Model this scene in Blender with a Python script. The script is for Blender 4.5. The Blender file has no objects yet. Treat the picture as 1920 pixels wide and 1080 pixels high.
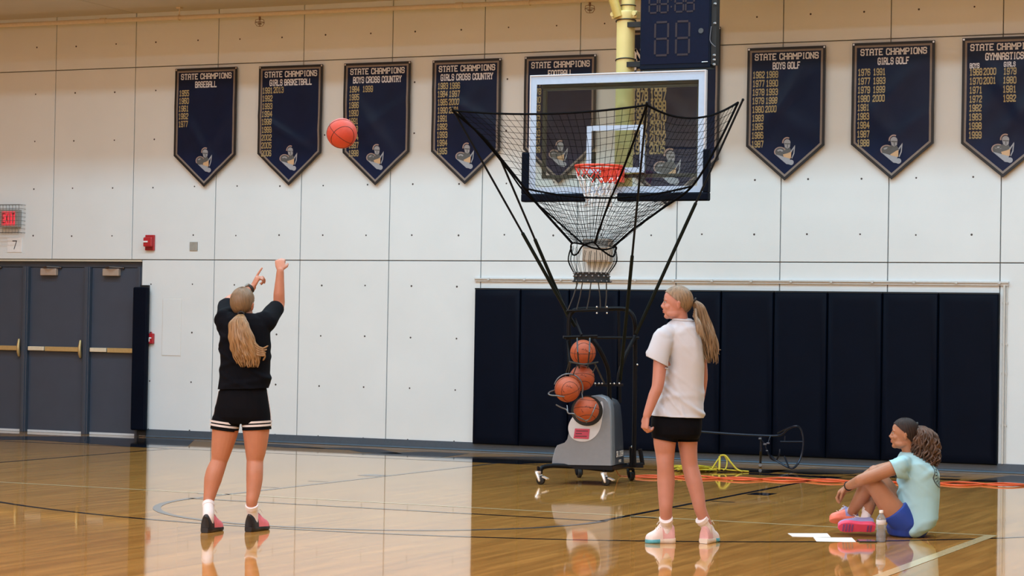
import bpy, bmesh, math, random
import numpy as np
from mathutils import Vector, Matrix

scene = bpy.context.scene
COL = scene.collection
rng = random.Random(7)

# ------------------------------------------------------------------ camera
FPX, PITCH, ROLL, YAW = 4175.11, .018, .0172806, .4216165
CAM = np.array([17.15194, -23.74256, 1.4503])
Z = np.array([0, 0, 1.0])
F0 = np.array([-math.sin(YAW), math.cos(YAW), 0.0])      # horizontal direction the camera looks in
R0 = np.array([math.cos(YAW), math.sin(YAW), 0.0])       # horizontal direction to the camera's right
_F = F0 * math.cos(PITCH) + Z * math.sin(PITCH)
_U = -F0 * math.sin(PITCH) + Z * math.cos(PITCH)
_R = math.cos(ROLL) * R0 + math.sin(ROLL) * _U
_UP = -math.sin(ROLL) * R0 + math.cos(ROLL) * _U
cam_data = bpy.data.cameras.new('camera')
cam_data.sensor_width = 36.0
cam_data.lens = 36.0 * FPX / 1920.0
cam_data.clip_end = 200
cam = bpy.data.objects.new('camera', cam_data)
COL.objects.link(cam)
m = Matrix.Identity(4)
for i in range(3):
    m[i][0], m[i][1], m[i][2], m[i][3] = _R[i], _UP[i], -_F[i], CAM[i]
cam.matrix_world = m
scene.camera = cam

# ------------------------------------------------------------------ world, lamps, exposure
world = bpy.data.worlds.new('world')
scene.world = world
world.use_nodes = True
world.node_tree.nodes['Background'].inputs[0].default_value = (.9, .95, 1, 1)
world.node_tree.nodes['Background'].inputs[1].default_value = .02
scene.view_settings.view_transform = 'Standard'
scene.view_settings.look = 'None'
scene.view_settings.gamma = 1.0
scene.view_settings.use_curve_mapping = False
scene.view_settings.exposure = -0.15
scene.cycles.max_bounces = 9
scene.cycles.diffuse_bounces = 6
scene.cycles.glossy_bounces = 4
scene.cycles.transparent_max_bounces = 12
scene.cycles.caustics_reflective = False
scene.cycles.caustics_refractive = False

COOL, NEUT = (.66, .89, 1.0), (.98, .96, 1.0)
SPREAD = math.radians(168)


def strip_light(name, y, z, power, color, x0=0.0, x1=18.0, w=.5):
    d = bpy.data.lights.new(name, 'AREA')
    d.shape = 'RECTANGLE'
    d.size, d.size_y = x1 - x0, w
    d.energy, d.color, d.spread = power, color, SPREAD
    o = bpy.data.objects.new(name, d)
    COL.objects.link(o)
    o.location = ((x0 + x1) / 2, y, z)
    return o


LZ = 7.6
for _y, _p, _c in ((-4.2, 720, (.46, .80, 1.0)), (-6.5, 560, COOL), (-10.0, 520, COOL), (-13.5, 250, NEUT), (-18.0, 450, NEUT), (-24.0, 2400, NEUT), (-30.0, 2700, NEUT)):  # nearest cool row and strong rear rows are added to tint and fill
    strip_light('high_bay_and_fill_lamp', _y, LZ, _p, _c)


# ------------------------------------------------------------------ helpers: pixels of the photo -> points of the place
def _ray(x, y):
    return _F + (x - 960) / FPX * _R - (y - 540) / FPX * _UP


def fl(x, y, z=0.0):
    d = _ray(x, y)
    return CAM + d * ((z - CAM[2]) / d[2])


def wl(x, y, Y=0.0):
    d = _ray(x, y)
    return CAM + d * ((Y - CAM[1]) / d[1])


def at(x, y, D):
    return CAM + _ray(x, y) * D


def V(*a):
    return np.array(a, float)


def nrm(a):
    a = np.asarray(a, float)
    return a / (np.linalg.norm(a) + 1e-12)


# ------------------------------------------------------------------ materials
MATS = {}


def mat(name, color, rough=.6, metal=0.0, coat=0.0, coat_rough=.05, noise=0.0, nscale=30, bump=0.0, bscale=200,
        spec=.5, emit=None, estr=0.0, alpha=1.0, trans=0.0, sheen=0.0, sss=0.0, stretch=None):
    if name in MATS:
        return MATS[name]
    M = bpy.data.materials.new(name)
    M.use_nodes = True
    nt = M.node_tree
    b = nt.nodes['Principled BSDF']
    I = b.inputs
    I['Base Color'].default_value = (*color, 1)
    I['Roughness'].default_value = rough
    I['Metallic'].default_value = metal
    I['Coat Weight'].default_value = coat
    I['Coat Roughness'].default_value = coat_rough
    I['Specular IOR Level'].default_value = spec
    I['Transmission Weight'].default_value = trans
    I['Alpha'].default_value = alpha
    I['Sheen Weight'].default_value = sheen
    if sss:
        I['Subsurface Weight'].default_value = sss
        I['Subsurface Radius'].default_value = (.02, .008, .004)
        I['Subsurface Scale'].default_value = .5
    if emit:
        I['Emission Color'].default_value = (*emit, 1)
        I['Emission Strength'].default_value = estr
    if noise or bump:
        tc = nt.nodes.new('ShaderNodeTexCoord')
        src = tc.outputs['Object']
        if stretch:
            mp = nt.nodes.new('ShaderNodeMapping')
            mp.inputs['Scale'].default_value = stretch
            nt.links.new(src, mp.inputs['Vector'])
            src = mp.outputs[0]
    if noise:
        n = nt.nodes.new('ShaderNodeTexNoise')
        n.inputs['Scale'].default_value = nscale
        n.inputs['Detail'].default_value = 4
        nt.links.new(src, n.inputs['Vector'])
        r = nt.nodes.new('ShaderNodeMapRange')
        r.inputs[1].default_value, r.inputs[2].default_value = .3, .7
        r.inputs[3].default_value, r.inputs[4].default_value = 1 - noise, 1 + noise
        nt.links.new(n.outputs['Fac'], r.inputs[0])
        hs = nt.nodes.new('ShaderNodeHueSaturation')
        hs.inputs['Color'].default_value = (*color, 1)
        nt.links.new(r.outputs[0], hs.inputs['Value'])
        nt.links.new(hs.outputs[0], I['Base Color'])
    if bump:
        n = nt.nodes.new('ShaderNodeTexNoise')
        n.inputs['Scale'].default_value = bscale
        n.inputs['Detail'].default_value = 3
        nt.links.new(src, n.inputs['Vector'])
        bp = nt.nodes.new('ShaderNodeBump')
        bp.inputs['Strength'].default_value = bump
        bp.inputs['Distance'].default_value = .01
        nt.links.new(n.outputs['Fac'], bp.inputs['Height'])
        nt.links.new(bp.outputs[0], I['Normal'])
    MATS[name] = M
    return M


def floor_material():
    M = bpy.data.materials.new('lacquered_maple')
    M.use_nodes = True
    nt = M.node_tree
    b = nt.nodes['Principled BSDF']
    N = nt.nodes.new
    L = nt.links.new
    tc = N('ShaderNodeTexCoord')
    mp = N('ShaderNodeMapping')
    mp.inputs['Rotation'].default_value = (0, 0, math.pi / 2)
    L(tc.outputs['Object'], mp.inputs['Vector'])
    br = N('ShaderNodeTexBrick')
    br.inputs['Scale'].default_value = 1
    br.inputs['Brick Width'].default_value = 1.1
    br.inputs['Row Height'].default_value = .057
    br.inputs['Mortar Size'].default_value = .0006
    br.inputs['Color1'].default_value = (.53, .256, .062, 1)
    br.inputs['Color2'].default_value = (.43, .197, .045, 1)
    br.inputs['Mortar'].default_value = (.20, .09, .025, 1)
    br.inputs['Bias'].default_value = .1
    L(mp.outputs[0], br.inputs['Vector'])
    mp2 = N('ShaderNodeMapping')
    mp2.inputs['Scale'].default_value = (9, .55, 1)
    L(tc.outputs['Object'], mp2.inputs['Vector'])
    n = N('ShaderNodeTexNoise')
    n.inputs['Scale'].default_value = 1.6
    n.inputs['Detail'].default_value = 5
    L(mp2.outputs[0], n.inputs['Vector'])
    r = N('ShaderNodeMapRange')
    r.inputs[1].default_value, r.inputs[2].default_value = .3, .7
    r.inputs[3].default_value, r.inputs[4].default_value = .8, 1.2
    L(n.outputs['Fac'], r.inputs[0])
    hs = N('ShaderNodeHueSaturation')
    L(br.outputs['Color'], hs.inputs['Color'])
    L(r.outputs[0], hs.inputs['Value'])
    L(hs.outputs[0], b.inputs['Base Color'])
    b.inputs['Roughness'].default_value = .045
    b.inputs['Specular IOR Level'].default_value = .5
    # board to board unevenness, seen only in the mirror image
    n2 = N('ShaderNodeTexNoise')
    mp3 = N('ShaderNodeMapping')
    mp3.inputs['Scale'].default_value = (7, .7, 1)
    L(tc.outputs['Object'], mp3.inputs['Vector'])
    n2.inputs['Scale'].default_value = 1.0
    n2.inputs['Detail'].default_value = 2
    L(mp3.outputs[0], n2.inputs['Vector'])
    bp = N('ShaderNodeBump')
    bp.inputs['Strength'].default_value = .05
    bp.inputs['Distance'].default_value = .004
    L(n2.outputs['Fac'], bp.inputs['Height'])
    L(bp.outputs[0], b.inputs['Normal'])
    return M


PAINT = (.735, .775, .80)
m_floor = floor_material()
m_wall = mat('painted_concrete', PAINT, .62, noise=.025, nscale=1.3, bump=.05, bscale=60)
m_joint = mat('joint_sealant', (.22, .20, .18), .9, noise=.05)
m_room = mat('pale_room_paint', (.82, .66, .43), .8, noise=.03, nscale=2)
m_ceiling = mat('ceiling_paint', (.62, .57, .49), .8, noise=.03, nscale=2)
m_hole = mat('tie_hole_shadow', (.07, .06, .06), .9, noise=.1)
m_base = mat('grey_vinyl', (.058, .083, .115), .45, noise=.06)
m_navy_pad = mat('navy_vinyl_pad', (.0012, .0034, .0105), .55, spec=.08, noise=.12, nscale=3, bump=.04, bscale=12)
m_door = mat('slate_door_paint', (.047, .064, .098), .45, noise=.05, nscale=4)
m_doorframe = mat('blue_grey_frame_paint', (.045, .062, .092), .4, noise=.05)
m_brass = mat('brushed_brass', (.60, .45, .21), .42, metal=.55, noise=.06, nscale=50)
m_brass_pale = mat('worn_brass_push', (.80, .74, .58), .45, metal=.3, noise=.06)
m_closer = mat('tan_closer_cover', (.40, .31, .25), .5, noise=.05)
m_steel = mat('zinc_steel', (.62, .64, .66), .3, metal=1.0, noise=.05)
m_alu = mat('satin_aluminium', (.80, .82, .85), .35, metal=.8, noise=.04)
m_red = mat('red_alarm_plastic', (.45, .018, .028), .35, noise=.05)
m_white = mat('white_plastic', (.85, .86, .88), .45, noise=.03)
m_black = mat('black_powder_coat', (.005, .006, .009), .42, spec=.25, noise=.08)
m_blackmatte = mat('black_rubber', (.010, .010, .011), .7, noise=.1)
m_line_black = mat('black_floor_paint', (.012, .012, .016), .05, noise=.05)
m_line_pale = mat('pale_floor_paint', (.70, .53, .29), .06, noise=.05)
m_line_grey = mat('grey_floor_paint', (.10, .10, .105), .05, noise=.05)
m_yellowpole = mat('cream_yellow_enamel', (.72, .59, .24), .35, noise=.04, nscale=5)


# ------------------------------------------------------------------ mesh builder
def frame_of(t, ref=None):
    t = nrm(t)
    r = np.array([0, 0, 1.0]) if ref is None else np.asarray(ref, float)
    if abs(t @ nrm(r)) > .97:
        r = np.array([0, 1.0, 0]) if abs(t[1]) < .9 else np.array([1.0, 0, 0])
    a = nrm(np.cross(t, r))
    return a, np.cross(a, t)


class MB:
    def __init__(s):
        s.v, s.f = [], []

    def add(s, vs, fs):
        o = len(s.v)
        s.v.extend([tuple(map(float, q)) for q in vs])
        s.f.extend([tuple(i + o for i in f) for f in fs])
        return s

    def box(s, lo, hi):
        x0, y0, z0 = lo
        x1, y1, z1 = hi
        return s.add([(x0, y0, z0), (x1, y0, z0), (x1, y1, z0), (x0, y1, z0), (x0, y0, z1), (x1, y0, z1), (x1, y1, z1), (x0, y1, z1)],
                     [(0, 3, 2, 1), (4, 5, 6, 7), (0, 1, 5, 4), (1, 2, 6, 5), (2, 3, 7, 6), (3, 0, 4, 7)])

    def obox(s, c, ax, ay, az):
        """box from centre and three half-axis vectors"""
        c, ax, ay, az = map(np.asarray, (c, ax, ay, az))
        q = [c + i * ax + j * ay + k * az for k in (-1, 1) for i, j in ((-1, -1), (1, -1), (1, 1), (-1, 1))]
        return s.add(q, [(0, 3, 2, 1), (4, 5, 6, 7), (0, 1, 5, 4), (1, 2, 6, 5), (2, 3, 7, 6), (3, 0, 4, 7)])

    def loft(s, rings, cap=True, closed=False):
        n = len(rings[0])
        vs = [q for r in rings for q in r]
        fs = []
        R = len(rings)
        for i in range(R if closed else R - 1):
            a, b = i * n, ((i + 1) % R) * n
            for j in range(n):
                k = (j + 1) % n
                fs.append((a + j, a + k, b + k, b + j))
        if cap and not closed:
            fs.append(tuple(range(n - 1, -1, -1)))
            fs.append(tuple((R - 1) * n + j for j in range(n)))
        return s.add(vs, fs)

    def tube(s, pts, rad, n=8, cap=True, closed=False, ref=None, rb=None, dome=False):
        P = [np.asarray(p, float) for p in pts]
        m = len(P)
        rad = [rad] * m if np.isscalar(rad) else list(rad)
        rb = rad if rb is None else ([rb] * m if np.isscalar(rb) else list(rb))
        if dome:   # rounded ends
            t0, t1 = nrm(P[0] - P[1]), nrm(P[-1] - P[-2])
            h0, h1 = min(rad[0], rb[0]), min(rad[-1], rb[-1])
            P = [P[0] + t0 * h0 * .95, P[0] + t0 * h0 * .6] + P + [P[-1] + t1 * h1 * .6, P[-1] + t1 * h1 * .95]
            rad = [rad[0] * .3, rad[0] * .8] + rad + [rad[-1] * .8, rad[-1] * .3]
            rb = [rb[0] * .3, rb[0] * .8] + rb + [rb[-1] * .8, rb[-1] * .3]
            m = len(P)
        rings = []
        a = None
        for i in range(m):
            if closed:
                t = P[(i + 1) % m] - P[i - 1]
            else:
                t = P[min(i + 1, m - 1)] - P[max(i - 1, 0)]
            t = nrm(t)
            if a is None or ref is not None:
                a, b = frame_of(t, ref)
            else:
                a = nrm(a - t * (a @ t))
                b = np.cross(t, a)
                b = -b if False else b
            if ref is None and i == 0:
                b = np.cross(t, a)
            rings.append([P[i] + a * (rad[i] * math.cos(2 * math.pi * j / n)) + b * (rb[i] * math.sin(2 * math.pi * j / n)) for j in range(n)])
        return s.loft(rings, cap, closed)

    def ball(s, c, r, nu=16, nv=10, axes=None):
        """ellipsoid; r scalar or three radii along axes"""
        c = np.asarray(c, float)
        r = (r, r, r) if np.isscalar(r) else r
        A = np.eye(3) if axes is None else np.asarray(axes, float)
        rings = []
        for i in range(1, nv):
            ph = math.pi * i / nv
            rings.append([c + A[0] * (r[0] * math.sin(ph) * math.cos(2 * math.pi * j / nu)) + A[1] * (r[1] * math.sin(ph) * math.sin(2 * math.pi * j / nu)) - A[2] * (r[2] * math.cos(ph)) for j in range(nu)])
        o = len(s.v)
        s.loft(rings, cap=False)
        b = len(s.v)
        s.v.extend([tuple(c - A[2] * r[2]), tuple(c + A[2] * r[2])])
        e = o + (nv - 2) * nu
        for j in range(nu):
            k = (j + 1) % nu
            s.f.append((b, o + k, o + j))
            s.f.append((b + 1, e + j, e + k))
        return s

    def disc_y(s, c, r, n=10):
        return s.add([(c[0] + r * math.cos(2 * math.pi * j / n), c[1], c[2] + r * math.sin(2 * math.pi * j / n)) for j in range(n)], [tuple(range(n))])

    def mesh(s, name, origin=(0, 0, 0), smooth=True):
        me = bpy.data.meshes.new(name)
        o = np.asarray(origin, float)
        me.from_pydata([tuple(np.asarray(q) - o) for q in s.v], [], s.f)
        me.validate()
        bm = bmesh.new()
        bm.from_mesh(me)
        bmesh.ops.recalc_face_normals(bm, faces=bm.faces)
        bm.to_mesh(me)
        bm.free()
        if smooth:
            me.polygons.foreach_set('use_smooth', [True] * len(me.polygons))
            try:
                me.set_sharp_from_angle(angle=math.radians(38))
            except Exception:
                pass
        me.update()
        return me

    def build(s, name, material, parent=None, smooth=True, label=None, kind=None, bevel=0.0):
        o = bpy.data.objects.new(name, None)
        bpy.data.objects.remove(o)
        org = parent_origin(parent)
        me = s.mesh(name, org, smooth)
        if material is not None:
            me.materials.append(material)
        o = bpy.data.objects.new(name, me)
        COL.objects.link(o)
        if parent is not None:
            o.parent = parent
        if bevel:
            md = o.modifiers.new('bevel', 'BEVEL')
            md.width, md.segments, md.limit_method = bevel, 2, 'ANGLE'
            md.harden_normals = False
        if label:
            o['label'] = label
        if kind:
            o['kind'] = kind
        return o


def parent_origin(p):
    o = np.zeros(3)
    while p is not None:
        o = o + np.array(p.location)
        p = p.parent
    return o


def empty(name, loc, label, cat, group=None):
    o = bpy.data.objects.new(name, None)
    COL.objects.link(o)
    o.location = tuple(loc)
    o.empty_display_size = .1
    return tag(o, label, cat, group)


def tag(o, label, cat, group=None):
    o['label'], o['category'] = label, cat
    if group:
        o['group'] = group
    return o


def struct(o):
    o['kind'] = 'structure'
    return o


def structure_root(name, loc=(0, 0, 0)):
    o = bpy.data.objects.new(name, None)
    COL.objects.link(o)
    o.location = loc
    o['kind'] = 'structure'
    return o


def fuse(mb, voxel, smooth=3, origin=(0, 0, 0), name='fused'):
    """union of overlapping closed shapes as one continuous smooth surface"""
    me = mb.mesh(name + '_raw', origin, False)
    o = bpy.data.objects.new(name + '_raw', me)
    COL.objects.link(o)
    r = o.modifiers.new('r', 'REMESH')
    r.mode, r.voxel_size, r.use_smooth_shade = 'VOXEL', voxel, True
    if smooth:
        s = o.modifiers.new('s', 'SMOOTH')
        s.factor, s.iterations = .5, smooth
    bpy.context.view_layer.update()
    dg = bpy.context.evaluated_depsgraph_get()
    out = bpy.data.meshes.new_from_object(o.evaluated_get(dg))
    out.name = name
    bpy.data.objects.remove(o)
    bpy.data.meshes.remove(me)
    out.polygons.foreach_set('use_smooth', [True] * len(out.polygons))
    return out


def put(me, name, material, parent, label=None):
    me.materials.clear()
    me.materials.append(material)
    o = bpy.data.objects.new(name, me)
    COL.objects.link(o)
    if parent is not None:
        o.parent = parent
    if label:
        o['label'] = label
    return o


def displace(me, fn):
    """move every vertex along its normal by fn(points)"""
    n = len(me.vertices)
    co = np.empty(n * 3)
    no = np.empty(n * 3)
    me.vertices.foreach_get('co', co)
    me.vertices.foreach_get('normal', no)
    co, no = co.reshape(-1, 3), no.reshape(-1, 3)
    co = co + no * fn(co)[:, None]
    me.vertices.foreach_set('co', co.ravel())
    me.update()


def smoothpath(pts, k=6, closed=False):
    """Catmull-Rom through the points"""
    P = [np.asarray(p, float) for p in pts]
    n = len(P)
    out = []
    for i in range(n if closed else n - 1):
        if closed:
            a, b, c, d = P[(i - 1) % n], P[i], P[(i + 1) % n], P[(i + 2) % n]
        else:
            a, b, c, d = P[max(i - 1, 0)], P[i], P[i + 1], P[min(i + 2, n - 1)]
        for j in range(k):
            t = j / k
            out.append(.5 * ((2 * b) + (-a + c) * t + (2 * a - 5 * b + 4 * c - d) * t * t + (-a + 3 * b - 3 * c + d) * t ** 3))
    if not closed:
        out.append(P[-1])
    return out


def lerp(a, b, t):
    return np.asarray(a, float) * (1 - t) + np.asarray(b, float) * t


# ------------------------------------------------------------------ block lettering (own stroke alphabet)
GL = {
    'A': [[(0, 0), (0, 5), (1, 6), (3, 6), (4, 5), (4, 0)], [(0, 2.7), (4, 2.7)]],
    'B': [[(0, 0), (0, 6), (3.2, 6), (4, 5.2), (4, 3.8), (3.2, 3.1), (0, 3.1)], [(3.2, 3.1), (4, 2.3), (4, .8), (3.2, 0), (0, 0)]],
    'C': [[(4, 4.2), (4, 5.2), (3.2, 6), (.8, 6), (0, 5.2), (0, .8), (.8, 0), (3.2, 0), (4, .8), (4, 1.8)]],
    'D': [[(0, 0), (0, 6), (3.1, 6), (4, 5.1), (4, .9), (3.1, 0), (0, 0)]],
    'E': [[(4, 6), (0, 6), (0, 0), (4, 0)], [(0, 3), (2.8, 3)]],
    'F': [[(4, 6), (0, 6), (0, 0)], [(0, 3), (2.8, 3)]],
    'G': [[(4, 4.4), (4, 5.2), (3.2, 6), (.8, 6), (0, 5.2), (0, .8), (.8, 0), (3.2, 0), (4, .8), (4, 2.7), (2.3, 2.7)]],
    'H': [[(0, 0), (0, 6)], [(4, 0), (4, 6)], [(0, 3), (4, 3)]],
    'I': [[(2, 0), (2, 6)]],
    'K': [[(0, 0), (0, 6)], [(4, 6), (.4, 2.8)], [(1.6, 3.6), (4, 0)]],
    'L': [[(0, 6), (0, 0), (4, 0)]],
    'M': [[(0, 0), (0, 6), (2.4, 2.6), (4.8, 6), (4.8, 0)]],
    'N': [[(0, 0), (0, 6), (4, 0), (4, 6)]],
    'O': [[(.8, 0), (0, .8), (0, 5.2), (.8, 6), (3.2, 6), (4, 5.2), (4, .8), (3.2, 0), (.8, 0)]],
    'P': [[(0, 0), (0, 6), (3.2, 6), (4, 5.2), (4, 3.6), (3.2, 2.8), (0, 2.8)]],
    'R': [[(0, 0), (0, 6), (3.2, 6), (4, 5.2), (4, 3.7), (3.2, 2.9), (0, 2.9)], [(2.2, 2.9), (4, 0)]],
    'S': [[(4, 4.6), (4, 5.2), (3.2, 6), (.8, 6), (0, 5.2), (0, 3.8), (.8, 3.1), (3.2, 3.1), (4, 2.4), (4, .8), (3.2, 0), (.8, 0), (0, .8), (0, 1.5)]],
    'T': [[(0, 6), (4, 6)], [(2, 6), (2, 0)]],
    'U': [[(0, 6), (0, .8), (.8, 0), (3.2, 0), (4, .8), (4, 6)]],
    'X': [[(0, 0), (4, 6)], [(0, 6), (4, 0)]],
    'Y': [[(0, 6), (2, 3), (4, 6)], [(2, 3), (2, 0)]],
    '0': [[(.8, 0), (0, .8), (0, 5.2), (.8, 6), (3.2, 6), (4, 5.2), (4, .8), (3.2, 0), (.8, 0)]],
    '1': [[(.8, 5), (2, 6), (2, 0)], [(.7, 0), (3.3, 0)]],
    '2': [[(0, 4.6), (0, 5.2), (.8, 6), (3.2, 6), (4, 5.2), (4, 3.9), (0, .6), (0, 0), (4, 0)]],
    '3': [[(0, 5), (.8, 6), (3.2, 6), (4, 5.2), (4, 3.8), (3.2, 3.1), (1.5, 3.1)], [(3.2, 3.1), (4, 2.3), (4, .8), (3.2, 0), (.8, 0), (0, .9)]],
    '4': [[(3, 0), (3, 6), (0, 2), (4.2, 2)]],
    '5': [[(4, 6), (0, 6), (0, 3.4), (3.2, 3.4), (4, 2.6), (4, .8), (3.2, 0), (.8, 0), (0, .9)]],
    '6': [[(4, 5.2), (3.2, 6), (.8, 6), (0, 5.2), (0, .8), (.8, 0), (3.2, 0), (4, .8), (4, 2.5), (3.2, 3.3), (0, 3.3)]],
    '7': [[(0, 6), (4, 6), (1.6, 0)]],
    '8': [[(.8, 3.1), (0, 3.9), (0, 5.2), (.8, 6), (3.2, 6), (4, 5.2), (4, 3.9), (3.2, 3.1), (.8, 3.1), (0, 2.3), (0, .8), (.8, 0), (3.2, 0), (4, .8), (4, 2.3), (3.2, 3.1)]],
    '9': [[(0, .8), (.8, 0), (3.2, 0), (4, .8), (4, 5.2), (3.2, 6), (.8, 6), (0, 5.2), (0, 3.5), (.8, 2.7), (4, 2.7)]],
    '.': [[(.6, 0), (.6, .9)]],
}
SERIF = {'A': [(0, 0), (4, 0)], 'H': [(0, 0), (4, 0), (0, 6), (4, 6)], 'I': [(2, 0), (2, 6)], 'M': [(0, 0), (4.8, 0)], 'N': [(0, 0), (4, 6)],
         'P': [(0, 0)], 'T': [(2, 0)], 'Y': [(2, 0), (0, 6), (4, 6)], 'F': [(0, 0)], 'K': [(0, 0), (0, 6), (4, 6), (4, 0)], 'R': [(0, 0), (4, 0)], 'U': [(0, 6), (4, 6)]}


def text_polys(txt, height, width=None, thick=1.25, serif=True, gap=1.75):
    """list of quads ((x,z)*4) for one line of text, centred on x = 0, baseline z = 0"""
    quads = []
    x = 0.0

    def seg(p, q, ox, w):
        p, q = np.array(p, float), np.array(q, float)
        d = q - p
        l = np.hypot(*d)
        if l < 1e-6:
            return
        d = d / l
        n = np.array([-d[1], d[0]]) * w / 2
        p, q = p - d * w * .36, q + d * w * .36
        o = np.array([ox, 0])
        quads.append([p + n + o, p - n + o, q - n + o, q + n + o])

    for ch in txt:
        if ch == ' ':
            x += 3.2
            continue
        w = 4.8 if ch == 'M' else (1.6 if ch == '.' else (2.6 if ch == 'I' else 4))
        ox = x - (.7 if ch == 'I' else 0)
        for pl in GL[ch]:
            for a, b in zip(pl[:-1], pl[1:]):
                seg(a, b, ox, thick)
        if serif:
            for sx, sz in SERIF.get(ch, []):
                seg((sx - .75, sz), (sx + .75, sz), ox, thick * .8)
        x += w + gap
    W = x - gap
    k = height / 6.0
    kx = k if width is None else width / W
    return [[((q[0] - W / 2) * kx, q[1] * k) for q in qd] for qd in quads], W * kx


def text_mb(txt, c, ux, uz, height, width=None, thick=1.25, serif=True, off=0.0, normal=None, surf=None):
    """lettering as thin quads on the plane through c spanned by ux, uz; surf(x, z) gives extra offset along normal"""
    mb = MB()
    n = np.asarray(normal, float) if normal is not None else np.cross(ux, uz)
    quads, _ = text_polys(txt, height, width, thick, serif)
    for qd in quads:
        pts = []
        for (x, z) in qd:
            e = off + (surf(x, z) if surf else 0)
            pts.append(np.asarray(c) + np.asarray(ux) * x + np.asarray(uz) * z + n * e)
        mb.add(pts, [(0, 1, 2, 3)])
    return mb


# ================================================================== THE SETTING
FT = .3048
XL, XR, YB, ZT = -9.0, 27.0, -34.0, 8.6          # the hall
JZ1, JZ2, SOFZ, SOFD = 2.2335, 4.672, 5.36, 1.98  # wall joints, low ceiling along the wall

floor = struct(MB().box((XL, YB, -.12), (XR, .14, 0)).build('floor', m_floor, smooth=False))

wall = structure_root('wall_back')
bk = MB()
bk.box((XL, .035, JZ1), (XR, .25, SOFZ + .3))
bk.box((1.40, .035, 0), (XR, .25, JZ1))
bk.box((XL, .035, 0), (-1.40, .25, JZ1))
bk.build('wall_core', m_joint, wall, smooth=False)
G = .0055


def wall_panel(x0, x1, z0, z1):
    MB().box((x0 + G, 0, z0 + G), (x1 - G, .04, z1 - G)).build('panel', m_wall, wall, smooth=False, bevel=.004)


for k in range(-2, 14):
    x0, x1 = k * 4 * FT, (k + 1) * 4 * FT
    wall_panel(x0, x1, JZ2, SOFZ + .2)
    wall_panel(x0, x1, JZ1, JZ2)
    if k >= 2:
        wall_panel(x0, x1, .0, JZ1)
wall_panel(1.375, 8 * FT, .0, JZ1)
wall_panel(-8 * FT, -1.402, .0, JZ1)
MB().box((XL, 0, 0), (-8 * FT - G, .04, SOFZ)).build('panel', m_wall, wall, smooth=False)
MB().box((56 * FT + G, 0, 0), (XR, .04, SOFZ)).build('panel', m_wall, wall, smooth=False)
holes = MB()
covered = [(1.84, 2.76), (3.05, 3.96), (4.24, 5.16), (5.43, 6.34), (6.63, 7.55), (7.8, 9.06), (9.35, 10.27), (10.55, 11.48), (11.76, 12.7)]
for i in range(-5, 48, 2):
    for j, row in enumerate((9, 7, 5, 3, 1, -1, -3, -5, -7)):
        x = i * FT + rng.uniform(-.008, .008)
        z = JZ1 + row * FT + rng.uniform(-.006, .006)
        if row < 0 and x < 1.4:
            continue
        if row < 0 and 6.0 < x < 12.2:
            continue
        if row in (7, 5) and any(a < x < b for a, b in covered):
            continue
        if row == 3 and any(a < x < b and (z > 3.54 - abs(x - (a + b) / 2) * .0 - .4 * (1 - abs(x - (a + b) / 2) / ((b - a) / 2))) for a, b in covered):
            continue
        holes.disc_y((x, -.0012, z), rng.uniform(.0095, .0125), 10)
holes.build('tie_hole', m_hole, wall, smooth=False, kind='stuff')

soffit = structure_root('ceiling')
cuts = [XL, -6.1, -2.45, 1.2, 4.87, 8.5, 12.2, 15.85, 19.5, XR]
for a, b in zip(cuts[:-1], cuts[1:]):
    MB().box((a + .006, -SOFD, SOFZ), (b - .006, -.002, SOFZ + .12)).build('panel', m_ceiling, soffit, smooth=False)
MB().box((XL, -SOFD, SOFZ + .1), (XR, -SOFD + .1, ZT)).build('fascia', m_ceiling, soffit, smooth=False)
MB().box((XL, YB, ZT), (XR, -SOFD + .1, ZT + .1)).build('ceiling_deck', m_ceiling, soffit, smooth=False)
struct(MB().box((XL - .1, YB, 0), (XL, .1, ZT)).build('wall_left', m_room, smooth=False))
struct(MB().box((XR, YB, 0), (XR + .1, .1, ZT)).build('wall_right', m_room, smooth=False))
struct(MB().box((XL, YB - .1, 0), (XR, YB, ZT)).build('wall_front', mat('cool_room_paint', (.60, .63, .66), .8, noise=.03, nscale=2), smooth=False))

# grey vinyl cove base: flat strip and a small toe
bb = MB()
prof = [(0, .100), (-.012, .100), (-.014, .022), (-.030, .012), (-.034, .004), (0, .004)]
bb.loft([[(x, y, z) for y, z in prof] for x in (1.50, XR)], True)
struct(bb.build('baseboard_back', m_base))
struct(MB().box((1.50, -.028, .0), (XR, .02, .0045)).build('base_shadow_strip', m_blackmatte, smooth=False))  # black strip stands for the shadow line under the vinyl base

# pale rail above the pads, conduit to their right
rl = MB().box((6.03, -.035, 2.018), (12.29, -.0, 2.034))
rl.box((6.03, -.020, 1.992), (12.29, -.0, 2.018))
for i in range(14):
    rl.box((6.2 + i * .46, -.040, 2.008), (6.225 + i * .46, -.0, 2.036))
rl.build('trim_2', mat('pale_rail_metal', (.60, .62, .63), .4, noise=.04), smooth=False)
struct(bpy.data.objects['trim_2'])
cd = MB().tube([(12.245, -.016, .1), (12.245, -.016, 2.0)], .014, 10)
cd.tube([(12.272, -.010, .1), (12.272, -.012, .6), (12.276, -.012, 1.1), (12.270, -.010, 1.35), (12.272, -.010, 2.0)], .0055, 6)
for z in (.5, 1.05, 1.36, 1.8):
    cd.box((12.222, -.012, z), (12.285, -.001, z + .02))
tag(cd.build('conduit', mat('pale_conduit', (.62, .62, .60), .45, noise=.04)), 'thin pale conduit running up the wall beside the right end of the pads', 'conduit')

m_darkbronze = mat('dark_bronze_arm', (.085, .06, .05), .4, metal=.5, noise=.05)
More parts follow.
